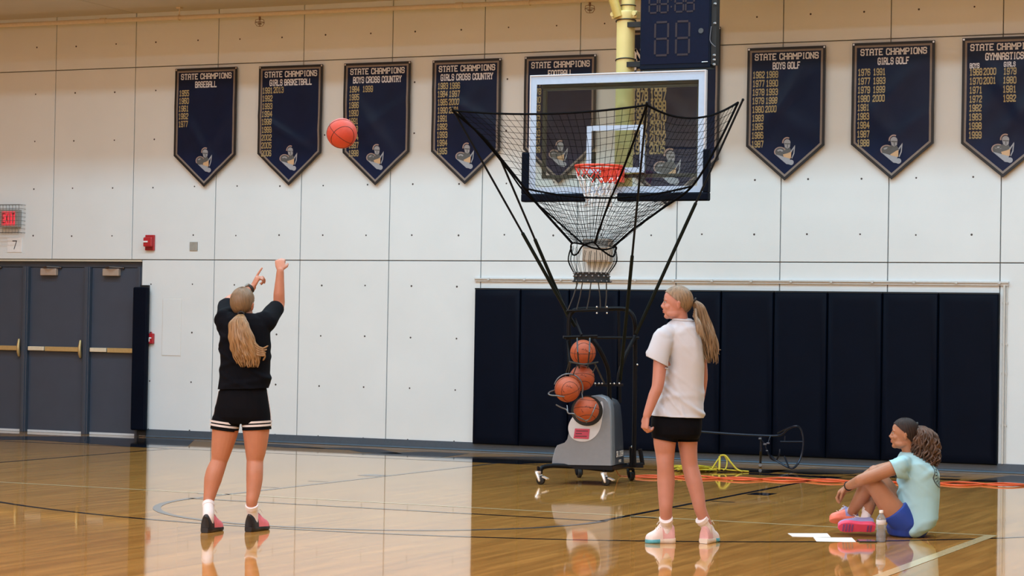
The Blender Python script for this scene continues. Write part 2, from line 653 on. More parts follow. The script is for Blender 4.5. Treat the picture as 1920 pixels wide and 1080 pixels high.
# ---------------------------------------------------------------- doors
OZ = JZ1 - .025
fr = MB()
fr.box((-1.40, .0, OZ), (1.372, .16, OZ + .022))
struct(fr.build('trim_3', mat('beige_head_strip', (.55, .50, .40), .6, noise=.04), smooth=False))
dj = MB()
dj.box((-1.40, .05, 2.135), (1.372, .16, OZ))
for a, b in ((-1.40, -1.32), (-.462, -.376), (.494, .584), (1.30, 1.372)):
    dj.box((a, .012, 0), (b, .13, 2.14))
    dj.box((a + .022, .0, 0), (b - .022, .03, 2.14))
struct(dj.build('trim_4', m_doorframe, smooth=False, bevel=.004))
struct(MB().box((-1.5, .13, 0), (1.45, .24, JZ1)).build('trim_5', m_blackmatte, smooth=False))
leafs = [(-1.318, -.464), (-.374, .492), (.586, 1.298)]
for n, (a, b) in enumerate(leafs):
    d = structure_root('door_%d' % (n + 1))
    MB().box((a, .062, .012), (b, .108, 2.132)).build('leaf', m_door, d, smooth=False, bevel=.003)
    MB().box((a + .01, .050, .002), (b - .01, .062, .030)).build('sill_strip', mat('pale_sill_metal', (.58, .64, .71), .45, noise=.04), d, smooth=False)
    ha, hb = a + .02, b - .05
    if n == 2:
        hb = b - .002
    sp = ha + .26
    MB().box((ha, .004, 1.055), (sp - .012, .052, 1.108)).build('push_pad', m_brass_pale, d, smooth=False, bevel=.006)
    mb = MB().box((sp, .010, 1.050), (hb, .050, 1.110))
    mb.box((ha + .03, .045, 1.062), (ha + .08, .064, 1.10))
    mb.box((hb - .08, .045, 1.062), (hb - .03, .064, 1.10))
    mb.build('panic_bar', m_brass, d, smooth=False, bevel=.006)
    if n < 2:
        lt = MB().tube([(hb + .006, .030, .985), (hb + .010, .010, 1.03), (hb + .010, .004, 1.10), (hb + .006, .024, 1.19)], [.016, .022, .022, .015], 10, dome=True)
        lt.build('latch', m_brass, d)
    cx = a + .315
    MB().box((cx - .122, .0, 2.026), (cx + .122, .060, 2.118)).build('closer', m_closer, d, smooth=False, bevel=.008)
    ar = MB().tube([(cx - .09, .02, 2.128), (cx + .02, -.05, 2.136), (cx + .165, .045, 2.130)], .011, 8)
    ar.ball((cx + .165, .045, 2.128), .019, 10, 6).ball((cx - .05, .02, 2.125), .020, 10, 6)
    ar.build('closer_arm', m_darkbronze, d)

# ---------------------------------------------------------------- painted court lines (parts of the floor)
LH = .0012


def strip(pts, w, material, name='court_line', z=LH):
    mb = MB()
    P = [np.asarray(p, float) for p in pts]
    left, right = [], []
    for i, p in enumerate(P):
        t = nrm(P[min(i + 1, len(P) - 1)] - P[max(i - 1, 0)])
        n = np.array([-t[1], t[0]])
        left.append(p + n * w / 2)
        right.append(p - n * w / 2)
    vs = [(q[0], q[1], z) for q in left + right]
    k = len(P)
    mb.add(vs, [(i, i + 1, k + i + 1, k + i) for i in range(k - 1)])
    return mb.build(name, material, floor, smooth=False)


def arc(cx, cy, r, a0, a1, n=60):
    return [(cx + r * math.cos(math.radians(a0 + (a1 - a0) * i / n)), cy + r * math.sin(math.radians(a0 + (a1 - a0) * i / n))) for i in range(n + 1)]


HX, HY = 9.07, -3.95
strip([(-6, -7.478), (13.76, -7.478)], .055, m_line_pale)                       # pale end line
strip([(13.715, -7.45), (13.715, -22)], .085, m_line_pale, z=LH * 1.6)           # pale side line towards the viewer
tp = [(HX - 5.99, -1.95), (HX - 5.87, -5.2)]
strip([(3.15, -1.95), (3.2, -5.25)] + arc(HX, HY, 6.01, 192.5, 347.5, 120) + [(HX + 5.87, -5.25), (HX + 5.92, -1.95)], .055, m_line_black)
strip([(7.25, -1.95), (7.25, -8.02)], .055, m_line_grey)
strip([(10.88, -1.95), (10.88, -8.02)], .055, m_line_black)
strip([(7.22, -8.03), (10.91, -8.03)], .055, m_line_black, z=LH * 1.4)
strip(arc(HX, -8.0, 1.83, 180, 360, 60), .062, m_line_grey, z=LH * 1.4)
for y, h in ((-4.55, .30), (-5.63, .055), (-6.54, .055), (-7.54, .055)):
    for sx in (-1, 1):
        x0 = 10.93 if sx > 0 else 7.20
        strip([(x0, y), (x0 + sx * .21, y)], h if sx > 0 else h * .8, m_line_black if sx > 0 else m_line_grey, 'lane_mark')
strip([(-6, -1.98), (20, -1.98)], .07, m_line_black, z=LH * 1.3)                  # baseline
# broad black strokes painted on the apron between base line and wall
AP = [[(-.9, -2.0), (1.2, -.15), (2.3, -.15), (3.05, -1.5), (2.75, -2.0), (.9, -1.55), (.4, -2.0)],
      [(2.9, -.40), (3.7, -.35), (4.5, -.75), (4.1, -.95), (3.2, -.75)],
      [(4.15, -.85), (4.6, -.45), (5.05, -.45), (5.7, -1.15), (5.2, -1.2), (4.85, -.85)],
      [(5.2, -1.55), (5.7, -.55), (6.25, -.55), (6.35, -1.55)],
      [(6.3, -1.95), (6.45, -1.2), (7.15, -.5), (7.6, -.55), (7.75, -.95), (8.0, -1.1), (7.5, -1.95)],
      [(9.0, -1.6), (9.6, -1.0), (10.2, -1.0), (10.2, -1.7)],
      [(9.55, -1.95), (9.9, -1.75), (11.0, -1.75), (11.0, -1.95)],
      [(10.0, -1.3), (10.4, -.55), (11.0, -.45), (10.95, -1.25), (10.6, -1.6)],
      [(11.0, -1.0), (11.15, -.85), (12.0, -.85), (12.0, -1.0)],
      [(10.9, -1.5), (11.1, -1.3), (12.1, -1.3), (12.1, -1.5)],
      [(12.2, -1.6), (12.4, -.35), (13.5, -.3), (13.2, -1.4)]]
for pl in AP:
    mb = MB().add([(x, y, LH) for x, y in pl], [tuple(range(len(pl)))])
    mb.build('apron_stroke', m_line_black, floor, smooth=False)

# ================================================================== THINGS ON THE WALL
# ---- wall pads
pad_x = [6.045] + [6.639 + i * .6136 for i in range(10)]
pad_x[-1] = 12.195
names = ['at the left end of the row', 'second from the left end of the row', 'third from the left, behind the shooting machine', 'fourth from the left, between the machine and the white shirt',
         'fifth from the left, behind the white shirt', 'sixth from the left, right of the blond ponytail', 'seventh from the left, behind the dark tubular frame',
         'eighth from the left, left of the seated person', 'second from the right end, behind the curly ponytail', 'at the right end of the row beside the conduit']


def wall_pad(x0, x1, z0, z1, d=.062):
    mb = MB()
    e = .016
    prof = []
    rings = []
    for (y, ins) in ((-.001, .0), (-d * .55, .0), (-d * .85, e * .35), (-d, e)):
        a, b, c, f = x0 + .003 + ins, x1 - .003 - ins, z0 + ins, z1 - ins
        rings.append([(a, y, c), (b, y, c), (b, y, f), (a, y, f)])
    # slight pillow in the middle of the face
    a, b, c, f = x0 + .08, x1 - .08, z0 + .10, z1 - .10
    rings.append([(a, -d - .006, c), (b, -d - .006, c), (b, -d - .006, f), (a, -d - .006, f)])
    return mb.loft(rings)


for i in range(10):
    o = empty('wall_pad', ((pad_x[i] + pad_x[i + 1]) / 2, 0, .085), 'tall navy wall pad ' + names[i], 'pad', 'navy pads along the wall')
    wall_pad(pad_x[i], pad_x[i + 1], .085, 1.90).build('cushion', m_navy_pad, o)
    MB().box((pad_x[i] + .004, -.052, 1.897), (pad_x[i + 1] - .004, -.0, 1.914)).build('top_nailer', m_blackmatte, o, smooth=False)
o = empty('wall_pad', (1.44, 0, .085), 'narrow black pad on the right jamb of the grey doors', 'pad')
mb = MB()
mb.box((1.322, -.115, .085), (1.535, -.040, 1.885))
mb.build('cushion', m_navy_pad, o, smooth=False, bevel=.018)
MB().box((1.385, -.040, .02), (1.500, -.0, 1.912)).build('backing_board', m_blackmatte, o, smooth=False)

# ---- exit sign in its wire cage
o = empty('exit_sign', (-.62, 0, 2.75), 'red lit exit sign inside a grey wire cage above the doors', 'exit sign')
x0, x1, z0, z1 = -.77, -.485, 2.645, 2.875
MB().box((x0, -.085, z0), (x1, -.004, z1)).build('housing', mat('grey_sign_case', (.35, .34, .33), .5, noise=.05), o, smooth=False, bevel=.006)
MB().box((x0 + .035, -.090, z0 + .025), (x1 - .045, -.084, z1 - .025)).build('lit_face', mat('lit_red_face', (.5, .02, .03), .4, emit=(1, .06, .09), estr=.75), o, smooth=False)
text_mb('EXIT', ((x0 + x1) / 2 - .005, -.0915, 2.705), (1, 0, 0), (0, 0, 1), .115, .19, 1.0, False, normal=(0, -1, 0)).build('lettering', mat('dark_red_letters', (.20, .01, .015), .5, emit=(.4, .02, .03), estr=.25), o, smooth=False)
cg = MB()
cx0, cx1, cz0, cz1, cy = -.83, -.43, 2.575, 2.935, -.14
for i in range(9):
    x = cx0 + (cx1 - cx0) * i / 8
    cg.tube([(x, 0, cz0), (x, cy, cz0), (x, cy, cz1), (x, 0, cz1)], .0032, 5)
for i in range(8):
    z = cz0 + (cz1 - cz0) * i / 7
    cg.tube([(cx0, 0, z), (cx0, cy, z), (cx1, cy, z), (cx1, 0, z)], .0032, 5)
cg.tube([(cx0, cy, cz0), (cx1, cy, cz0), (cx1, cy, cz1), (cx0, cy, cz1)], .005, 6, closed=True)
cg.build('wire_cage', mat('cage_wire', (.20, .20, .19), .45, metal=.5, noise=.05), o)

o = empty('number_placard', (-.585, 0, 2.42), 'white placard with a dark number 7 under the exit sign', 'sign')
MB().box((-.70, -.008, 2.325), (-.472, -.001, 2.512)).build('sheet', m_white, o, smooth=False)
text_mb('7', (-.585, -.0092, 2.365), (1, 0, 0), (0, 0, 1), .105, .062, .72, False, normal=(0, -1, 0)).build('numeral', mat('dark_ink', (.03, .035, .06), .6, noise=.05), o, smooth=False)

# ---- fire alarm strobe, pull station, plates
o = empty('alarm_strobe', (1.50, 0, 2.44), 'red fire alarm horn strobe high on the wall right of the doors', 'alarm')
MB().box((1.437, -.035, 2.35), (1.567, -.001, 2.545)).build('back_plate', m_red, o, smooth=False, bevel=.006)
mb = MB().box((1.432, -.075, 2.395), (1.560, -.034, 2.515))
mb.build('horn_body', m_red, o, smooth=False, bevel=.014)
MB().box((1.440, -.085, 2.448), (1.505, -.074, 2.468)).build('strobe_lens', m_white, o, smooth=False, bevel=.003)
gr = MB()
for i in range(4):
    gr.box((1.45, -.0375, 2.358 + i * .009), (1.555, -.0345, 2.362 + i * .009))
gr.build('horn_grille', mat('dark_red_slots', (.12, .005, .01), .5, noise=.05), o, smooth=False)

o = empty('pull_station', (1.53, 0, 1.24), 'small red fire alarm pull station beside the black jamb pad', 'alarm')
MB().box((1.470, -.040, 1.175), (1.588, -.001, 1.305)).build('housing', m_red, o, smooth=False, bevel=.008)
MB().box((1.492, -.052, 1.238), (1.566, -.040, 1.256)).box((1.520, -.052, 1.200), (1.540, -.040, 1.24)).build('pull_handle', m_white, o, smooth=False, bevel=.003)
MB().tube([(1.548, -.02, 1.300), (1.548, -.02, 1.325)], .009, 8).build('lock', m_red, o)

o = empty('blank_plate', (2.14, 0, 2.40), 'small grey square cover plate right of the red alarm strobe', 'plate')
MB().box((2.082, -.012, 2.348), (2.196, -.001, 2.458)).build('cover', mat('grey_plate', (.34, .33, .30), .5, noise=.05), o, smooth=False, bevel=.003)
for z in (2.368, 2.438):
    MB().tube([(2.139, -.0105, z), (2.139, -.0145, z)], .005, 8).build('screw', m_steel, o)

o = empty('access_panel', (1.836, 0, 1.39), 'faint painted access panel with rounded corners left of the shooter', 'panel')
MB().box((1.702, -.006, 1.034), (1.970, -.0005, 1.744)).build('panel_door', m_wall, o, smooth=False, bevel=.004)
MB().box((1.694, -.0025, 1.026), (1.978, -.0004, 1.752)).build('panel_frame', mat('wall_paint_edge', (.70, .69, .67), .6, noise=.03), o, smooth=False)
MB().tube([(1.955, -.005, 1.40), (1.955, -.009, 1.40)], .009, 10).build('latch', m_wall, o)

o = empty('wall_box', (7.60, 0, 2.36), 'tan box on the wall seen through the lower net', 'box')
MB().box((7.43, -.12, 2.225), (7.765, -.001, 2.49)).build('case', mat('tan_enamel', (.46, .37, .30), .5, noise=.05), o, smooth=False, bevel=.01)
MB().box((7.45, -.128, 2.385), (7.745, -.119, 2.475)).build('grille_band', mat('speckled_grey', (.25, .24, .23), .7, noise=.4, nscale=60), o, smooth=False)
MB().box((7.445, -.126, 2.24), (7.75, -.119, 2.375)).build('cover', mat('tan_cover', (.44, .35, .28), .5, noise=.05), o, smooth=False, bevel=.004)

# ---- sprinkler pipe under the low ceiling
PY = -.30
pz = lambda x: 5.243 - (x + .67) * .0045
o = pipe_root = empty('sprinkler_pipe', (3.0, PY, 5.2), 'long cream sprinkler pipe under the low ceiling', 'pipe')
m_pipe = mat('cream_pipe_paint', (.70, .60, .46), .5, noise=.04)
MB().tube([(XL, PY, pz(XL)), (16.0, PY, pz(16.0))], .028, 12).build('pipe', m_pipe, o)
for x in (.92, 5.9, 10.2):
    MB().tube([(x - .05, PY, pz(x)), (x - .045, PY, pz(x)), (x + .045, PY, pz(x)), (x + .05, PY, pz(x))], [.03, .037, .037, .03], 12).build('coupling', m_pipe, o)
for x in (-2.0, 2.05, 6.8, 11.2):
    hg = MB().tube([(x, PY, pz(x) + .02), (x, PY, SOFZ - .001)], .007, 8)
    hg.tube([(x + .0, PY + .034 * math.cos(t), pz(x) + .034 * math.sin(t)) for t in np.linspace(0, 2 * math.pi, 16, endpoint=False)], .006, 6, closed=True)
    hg.box((x - .03, PY - .03, SOFZ - .02), (x + .03, PY + .03, SOFZ - .001))
    hg.build('hanger', m_pipe, o)
m_bronze = mat('bronze', (.22, .13, .08), .4, metal=.7, noise=.1)


def sprinkler(x, label):
    z = pz(x)
    o = bpy.data.objects.new('sprinkler_head', None)
    COL.objects.link(o)
    o.parent = pipe_root
    o.location = tuple(V(x, PY, z - .1) - parent_origin(pipe_root))
    MB().tube([(x, PY, z - .03), (x, PY, z - .075)], [.014, .011], 10).build('fitting', m_bronze, o)
    MB().tube([(x, PY, z - .118), (x, PY, z - .125)], [.026, .028], 12).build('deflector', m_bronze, o)
    c = MB()
    for k in range(4):
        a = k * math.pi / 2 + .4
        p = lambda r, dz: (x + r * math.cos(a), PY + r * math.sin(a), z + dz)
        c.tube([p(.012, -.06), p(.05, -.07), p(.056, -.11), p(.035, -.145), p(0, -.15)], .0035, 5)
    c.tube([(x + .055 * math.cos(t), PY + .055 * math.sin(t), z - .10) for t in np.linspace(0, 2 * math.pi, 16, endpoint=False)], .0035, 5, closed=True)
    c.build('guard', m_bronze, o)


sprinkler(float(wl(487, 37, PY)[0]), 'caged bronze sprinkler head above the second banner from the left')
sprinkler(float(wl(1106, 5, PY)[0]), 'caged bronze sprinkler head left of the yellow mast')

# ================================================================== BANNERS
m_navy = mat('navy_banner_vinyl', (.0045, .0125, .0480), .36, spec=.17, noise=.15, nscale=4)
m_hem = mat('black_banner_hem', (.006, .006, .009), .5, noise=.1)
m_trim = mat('taupe_banner_trim', (.22, .185, .165), .5, noise=.06)
m_tw = mat('white_print', (.74, .76, .86), .55, noise=.03)
m_ty = mat('gold_print', (.40, .33, .17), .5, noise=.12, nscale=9)
m_e_silver = mat('emblem_silver', (.34, .37, .43), .5, noise=.05)
m_e_grey = mat('emblem_grey', (.10, .11, .12), .5, noise=.1)
m_e_tan = mat('emblem_tan', (.62, .42, .25), .5, noise=.05)
m_e_rose = mat('emblem_rose', (.40, .30, .28), .5, noise=.05)
BY = -.046


def fold_fn(seed, w, h):
    r = random.Random(seed)
    amps = [(r.uniform(.006, .015), r.uniform(-.5, .5) + r.choice((-1, 1)) * .9, r.uniform(.05, .10), r.uniform(-.25, .25)) for _ in range(3)]
    k1, k2, p1 = r.uniform(5, 8), r.uniform(2, 4), r.uniform(0, 6)

    def f(x, z):      # x from the centre, z from the top (negative); offset away from the wall
        t = max(0.0, min(1.0, -z / h))
        env = math.sin(math.pi * min(1, t * 1.05)) * (1 - (2 * x / w) ** 2 * .6)
        e = .004 * math.sin(k1 * x + k2 * z + p1)
        for a, s, wd, off in amps:
            d = (x * s + z * .75 + h * .42 + off) / math.hypot(s, .75)
            e += a * 1.7 * math.exp(-(d / wd) ** 2)
        return e * env + .004
    return f


def banner(xc, w, zt, zs, zb, title, years, label, cols=None, seed=1, th=(.068, .062), extra=None, embx=None, tscale=.80, dx=0):
    """years: list of (x offset from the left edge, first z below the top, [texts])"""
    h = zt - zb
    o = empty('pennant_banner', (xc, 0, zb), label, 'banner', 'state champions banners on the wall')
    f = fold_fn(seed, w, h)
    hw = w / 2

    def bottom(x):
        return zs + (zb - zs) * (1 - abs(x) / hw)

    def P(x, z, e=0.0):
        return (xc + x, BY - f(x, z - zt) - e, z)

    nx, nz = 24, 34
    cl = MB()
    vs = []
    for j in range(nz + 1):
        for i in range(nx + 1):
            x = -hw + w * i / nx
            vs.append(P(x, zt + (bottom(x) - zt) * j / nz))
    n1 = nx + 1
    fs = [(j * n1 + i, j * n1 + i + 1, (j + 1) * n1 + i + 1, (j + 1) * n1 + i) for j in range(nz) for i in range(nx)]
    bk_ = [(x, y + .004, z) for x, y, z in vs]
    k = len(vs)
    fs2 = [tuple(reversed([q + k for q in fc])) for fc in fs]
    edge = [i for i in range(n1)] + [j * n1 + nx for j in range(1, nz + 1)] + [nz * n1 + i for i in range(nx - 1, -1, -1)] + [j * n1 for j in range(nz - 1, 0, -1)]
    sd = [(edge[i], edge[(i + 1) % len(edge)], edge[(i + 1) % len(edge)] + k, edge[i] + k) for i in range(len(edge))]
    cl.add(vs + bk_, fs + fs2 + sd)
    cl.build('cloth', m_navy, o)

    def ring_poly(ins):
        # pentagon inset by ins
        a = math.atan2(zs - zb, hw)
        x1 = hw - ins
        zl = zs - 0 + 0
        zz = bottom(x1) + ins / math.cos(a)
        return [(-x1, zt - ins), (x1, zt - ins), (x1, zz), (0, zb + ins / math.cos(a)), (-x1, zz)]

    def ribbon(i0, i1, name, m_, e):
        A, B = ring_poly(i0), ring_poly(i1)
        mb = MB()
        for q in range(5):
            r = (q + 1) % 5
            N = 16
            vv = []
            for s_ in range(N + 1):
                t = s_ / N
                pa = (A[q][0] * (1 - t) + A[r][0] * t, A[q][1] * (1 - t) + A[r][1] * t)
                pb = (B[q][0] * (1 - t) + B[r][0] * t, B[q][1] * (1 - t) + B[r][1] * t)
                vv += [P(*pa, e), P(*pb, e)]
            mb.add(vv, [(2 * s_, 2 * s_ + 2, 2 * s_ + 3, 2 * s_ + 1) for s_ in range(N)])
        mb.build(name, m_, o)

    ribbon(.0, .030, 'hem', m_hem, .0015)
    ribbon(.030, .052, 'trim', m_trim, .0018)

    def text(mb, s, x, z, hgt, wid=None, thick=1.25, serif=True):
        quads, W = text_polys(s, hgt, wid, thick, serif)
        for qd in quads:
            mb.add([P(x + qx, z + qz, .0035) for qx, qz in qd], [(0, 1, 2, 3)])
        return W

    if title:
        mb = MB()
        for ln, (s, wd, hh) in enumerate(title):
            text(mb, s, .004, zt - (.136, .240)[ln], hh, wd, 1.3 if ln == 0 else 1.4)
        if extra:
            for s, x, zz, hh, wd in extra:
                text(mb, s, x, zt - zz, hh, wd, 1.4)
        mb.build('title', m_tw, o, smooth=False)
    if years:
        for (x, z0, hh, pitch, wd, ys) in years:
            mb = MB()
            for q, s in enumerate(ys):
                text(mb, s, x, zt - z0 - q * pitch - hh, hh, wd, 1.45, False)
            mb.build('year_list', m_ty, o, smooth=False)
    # small heraldic crest: ring shield, hood arc, tan field, pale blade
    ex, ez, es = (embx or 0.0), zs - .02, w / .9
    if embx is None:
        ex = 0.0

    def poly(mb, pts, e=.004):
        mb.add([P(ex + x * es, ez + z * es, e) for x, z in pts], [tuple(range(len(pts)))])

    def arcband(mb, cx, cz, r0, r1, a0, a1, n=12, sq=1.0, e=.0045):
        for q in range(n):
            t0, t1 = (math.radians(a0 + (a1 - a0) * (q + u) / n) for u in (0, 1))
            poly(mb, [(cx + r0 * math.cos(t0), cz + sq * r0 * math.sin(t0)), (cx + r1 * math.cos(t0), cz + sq * r1 * math.sin(t0)),
                      (cx + r1 * math.cos(t1), cz + sq * r1 * math.sin(t1)), (cx + r0 * math.cos(t1), cz + sq * r0 * math.sin(t1))], e)
    em = bpy.data.objects.new('emblem', None)
    COL.objects.link(em)
    em.parent = o
    em.location = (0, 0, 0)
    g = MB()
    arcband(g, -.055, -.045, 0, .066, 0, 360, 18, .8, .0040)
    poly(g, [(-.03, .0), (.05, .01), (.085, -.05), (.02, -.10), (-.09, -.09)], .0042)
    poly(g, [(-.004, .050), (.060, .046), (.060, .034), (-.004, .038)], .0052)
    poly(g, [(.024, .034), (.034, .033), (.034, -.002), (.026, -.004)], .0052)
    poly(g, [(.0, -.020), (.062, -.018), (.085, -.05), (.0, -.07)], .0041)
    g.build('dark_field', m_e_grey, em, smooth=False)
    g = MB()
    arcband(g, -.055, -.045, .056, .068, 20, 215, 16, .8)
    g.build('shield_rim', m_e_rose, em, smooth=False)
    g = MB()
    arcband(g, .024, .058, .042, .056, 60, 190, 12, 1.05)
    g.build('helm_crest', m_e_rose, em, smooth=False)
    g = MB()
    poly(g, [(-.112, -.072), (-.02, -.098), (.062, -.122), (.060, -.188), (.02, -.182)], .0046)
    arcband(g, .075, -.165, 0, .030, 0, 360, 12, 1, .0049)
    arcband(g, .026, .055, 0, .038, 0, 180, 10, 1.0, .0046)
    poly(g, [(-.012, .056), (.064, .056), (.058, .005), (.030, -.012), (.0, .006)], .0046)
    arcband(g, -.055, -.05, .02, .040, 20, 150, 8, .8, .0046)
    poly(g, [(.062, -.045), (.118, .030), (.108, -.005), (.076, -.055)], .0046)
    poly(g, [(.118, .02), (.110, -.07), (.085, -.125), (.078, -.115), (.098, -.065), (.105, .0)], .0048)
    g.build('blade', m_e_silver, em, smooth=False)
    g = MB()
    poly(g, [(-.020, -.075), (.035, -.062), (.075, -.045), (.072, -.118), (.062, -.122), (-.012, -.102)], .0052)
    g.build('tan_field', m_e_tan, em, smooth=False)
    for sx in (-1, 1):
        x = sx * (hw - .016)
        c = P(x, zt - .016, .002)
        MB().tube([(c[0], c[1] + .004, c[2]), (c[0], c[1] - .003, c[2])], [.013, .010], 12).build('grommet', m_steel, o)
        MB().tube([(c[0], -.0005, c[2]), (c[0], c[1] - .002, c[2])], .004, 6).build('screw', m_steel, o)
    return o


SC = ('STATE CHAMPIONS', .725, .062)
YH, YP = .064, .0965
banner(2.297, .900, 4.627, 3.535, 3.142, [SC, ('BASEBALL', .305, .066)],
       [(-.312, .278, YH, YP, .135, ['1955', '1960', '1961', '1962', '1977'])], 'navy pennant banner reading state champions baseball', seed=11)
banner(3.507, .896, 4.618, 3.540, 3.146, [SC, ('GIRLS BASKETBALL', .585, .066)],
       [(-.320, .268, YH, YP, .135, ['1991', '1992', '1993', '1994', '1998', '1999', '2002', '2005', '2006']), (-.165, .264, YH, YP, .135, ['2013'])],
       'navy pennant banner reading state champions girls basketball', seed=25)
banner(4.700, .902, 4.616, 3.534, 3.136, [SC, ('BOYS CROSS COUNTRY', .645, .066)],
       [(-.300, .285, YH, YP, .128, ['1984', '1985', '1986', '1990', '1991', '1993', '1994', '1997', '1998']), (-.120, .285, YH, YP, .132, ['1999'])],
       'navy pennant banner reading state champions boys cross country', seed=33)
banner(5.890, .898, 4.612, 3.530, 3.136, [SC, ('GIRLS CROSS COUNTRY', .675, .066)],
       [(-.305, .275, YH, YP, .128, ['1983', '1984', '1985', '1990', '1991', '1992', '1993', '1994', '1995']), (-.150, .275, YH, YP, .132, ['1996', '1997', '2000', '2001'])],
       'navy pennant banner reading state champions girls cross country', seed=42)
banner(7.088, .902, 4.617, 3.536, 3.136, [SC, ('FOOTBALL', .30, .066)],
       [(-.300, .285, YH, YP, .128, ['1977', '1978', '1980', '1983', '1985', '1990', '1993', '1997', '1999'])],
       'navy pennant banner reading state champions football, half behind the backboard', seed=57)
banner(8.432, 1.212, 4.872, 3.380, 2.86, [], [(-.345, .455, .10, .122, .175, ['1974', '1976', '1978', '1985', '1986', '1987', '1989', '1991']), (-.125, .455, .10, .122, .185, ['1994', '1995', '1997', '1998', '2000', '2001', '2002', '2005'])],
       'largest navy pennant banner behind the scoreboard clock and the glass', seed=63)
bo = bpy.data.objects['pennant_banner.005']
mb = MB()
for s, zz, x in (('N', 4.53, 8.070), ('C', 4.385, 8.070)):
    quads, W = text_polys(s, .115, .075, 1.4)
    for qd in quads:
        mb.add([(x + qx, BY - .040, zz + qz) for qx, qz in qd], [(0, 1, 2, 3)])
mb.build('title', m_tw, bo, smooth=False)
banner(9.808, .900, 4.618, 3.520, 3.136, [SC, ('BOYS GOLF', .31, .066)],
       [(-.315, .270, YH, YP, .130, ['1962', '1977', '1978', '1979', '1980', '1983', '1985', '1986', '1987']), (-.160, .270, YH, YP, .130, ['1988', '1990', '1993', '1998', '2000'])],
       'navy pennant banner reading state champions boys golf', seed=71)
banner(11.014, .914, 4.630, 3.520, 3.134, [SC, ('GIRLS GOLF', .34, .066)],
       [(-.320, .290, YH, YP, .130, ['1976', '1977', '1979', '1980', '1981', '1983', '1984', '1987', '1988']), (-.150, .290, YH, YP, .130, ['1991', '1993', '1999', '2000'])],
       'navy pennant banner reading state champions girls golf', seed=82)
banner(12.218, .900, 4.640, 3.509, 3.140, [SC, ('GYMNASTICS', .40, .066)],
       [(-.300, .335, YH, YP, .130, ['1968', '1970', '1971', '1972', '1982', '1983', '1998', '1999']), (-.150, .335, YH, YP, .130, ['2000', '2001']), (.065, .338, YH, YP, .130, ['1979', '1980', '1981', '1992'])],
       'navy pennant banner reading state champions gymnastics at the right edge', seed=95,
       extra=[('BOYS', -.315, .322, .045, .10), ('GIRLS', .06, .318, .045, .12)])
# ================================================================== BASKETBALL HOOP
BDY = -3.50
bx0, bx1, bz0, bz1 = 8.235, 10.083, 2.775, 3.966
bc = (bx0 + bx1) / 2
hoop = empty('basketball_hoop', (bc, BDY, bz0), 'glass backboard hoop on a yellow mast with orange rim and navy padding', 'basketball hoop')


def glass_material(name='thin_pane', tint=(.86, .90, .89), ior=1.5, rough=.02, milk=0.0):
    M = bpy.data.materials.new(name)
    M.use_nodes = True
    nt = M.node_tree
    for n in list(nt.nodes):
        nt.nodes.remove(n)
    out = nt.nodes.new('ShaderNodeOutputMaterial')
    mx = nt.nodes.new('ShaderNodeMixShader')
    tr = nt.nodes.new('ShaderNodeBsdfTransparent')
    gl = nt.nodes.new('ShaderNodeBsdfGlossy')
    fr_ = nt.nodes.new('ShaderNodeFresnel')
    fr_.inputs['IOR'].default_value = ior
    tr.inputs['Color'].default_value = (*tint, 1)
    gl.inputs['Roughness'].default_value = rough
    gl.inputs['Color'].default_value = (.78, .90, 1.0, 1)
    nt.links.new(fr_.outputs[0], mx.inputs[0])
    nt.links.new(tr.outputs[0], mx.inputs[1])
    nt.links.new(gl.outputs[0], mx.inputs[2])
    nt.links.new(mx.outputs[0], out.inputs[0])
    if milk:
        df = nt.nodes.new('ShaderNodeBsdfTranslucent')
        d2 = nt.nodes.new('ShaderNodeBsdfDiffuse')
        df.inputs['Color'].default_value = d2.inputs['Color'].default_value = (.82, .84, .88, 1)
        m1, m2 = nt.nodes.new('ShaderNodeMixShader'), nt.nodes.new('ShaderNodeMixShader')
        m1.inputs[0].default_value, m2.inputs[0].default_value = .5, milk
        nt.links.new(df.outputs[0], m1.inputs[1])
        nt.links.new(d2.outputs[0], m1.inputs[2])
        nt.links.new(mx.outputs[0], m2.inputs[1])
        nt.links.new(m1.outputs[0], m2.inputs[2])
        nt.links.new(m2.outputs[0], out.inputs[0])
    return M


m_pane = glass_material()
m_frame = mat('pale_blue_white_frame', (.42, .53, .70), .4, noise=.03)
m_frame_edge = mat('frame_edge_metal', (.62, .62, .66), .4, metal=.3, noise=.03)


def yframe(mb, x0, x1, z0, z1, w, y0, y1, wt=None):
    wt = w if wt is None else wt
    mb.box((x0, y0, z0), (x1, y1, z0 + w)).box((x0, y0, z1 - wt), (x1, y1, z1))
    mb.box((x0, y0, z0 + w), (x0 + w, y1, z1 - wt)).box((x1 - w, y0, z0 + w), (x1, y1, z1 - wt))
    return mb


MB().box((bx0 + .02, BDY - .004, bz0 + .02), (bx1 - .02, BDY + .006, bz1 - .02)).build('glass_pane', m_pane, hoop, smooth=False)
yframe(MB(), bx0 + .012, bx1 - .012, bz0 + .012, bz1 - .014, .062, BDY - .010, BDY - .0045, .080).build('border_band', m_frame, hoop, smooth=False)
yframe(MB(), bx0, bx1, bz0, bz1, .014, BDY - .016, BDY + .035).build('edge_frame', m_frame_edge, hoop, smooth=False, bevel=.003)
tx0, tx1, tz0, tz1 = bc - .305, bc + .305, 2.985, 3.45
yframe(MB(), tx0, tx1, tz0, tz1, .05, BDY - .010, BDY - .0045).build('target_square', m_frame, hoop, smooth=False)
rf = yframe(MB(), bx0 + .115, bx1 - .075, bz0 + .165, bz1 - .115, .035, BDY + .05, BDY + .09)
rf.box((bx0 + .1, BDY + .05, bz1 - .13), (bx1 - .06, BDY + .10, bz1 - .09))
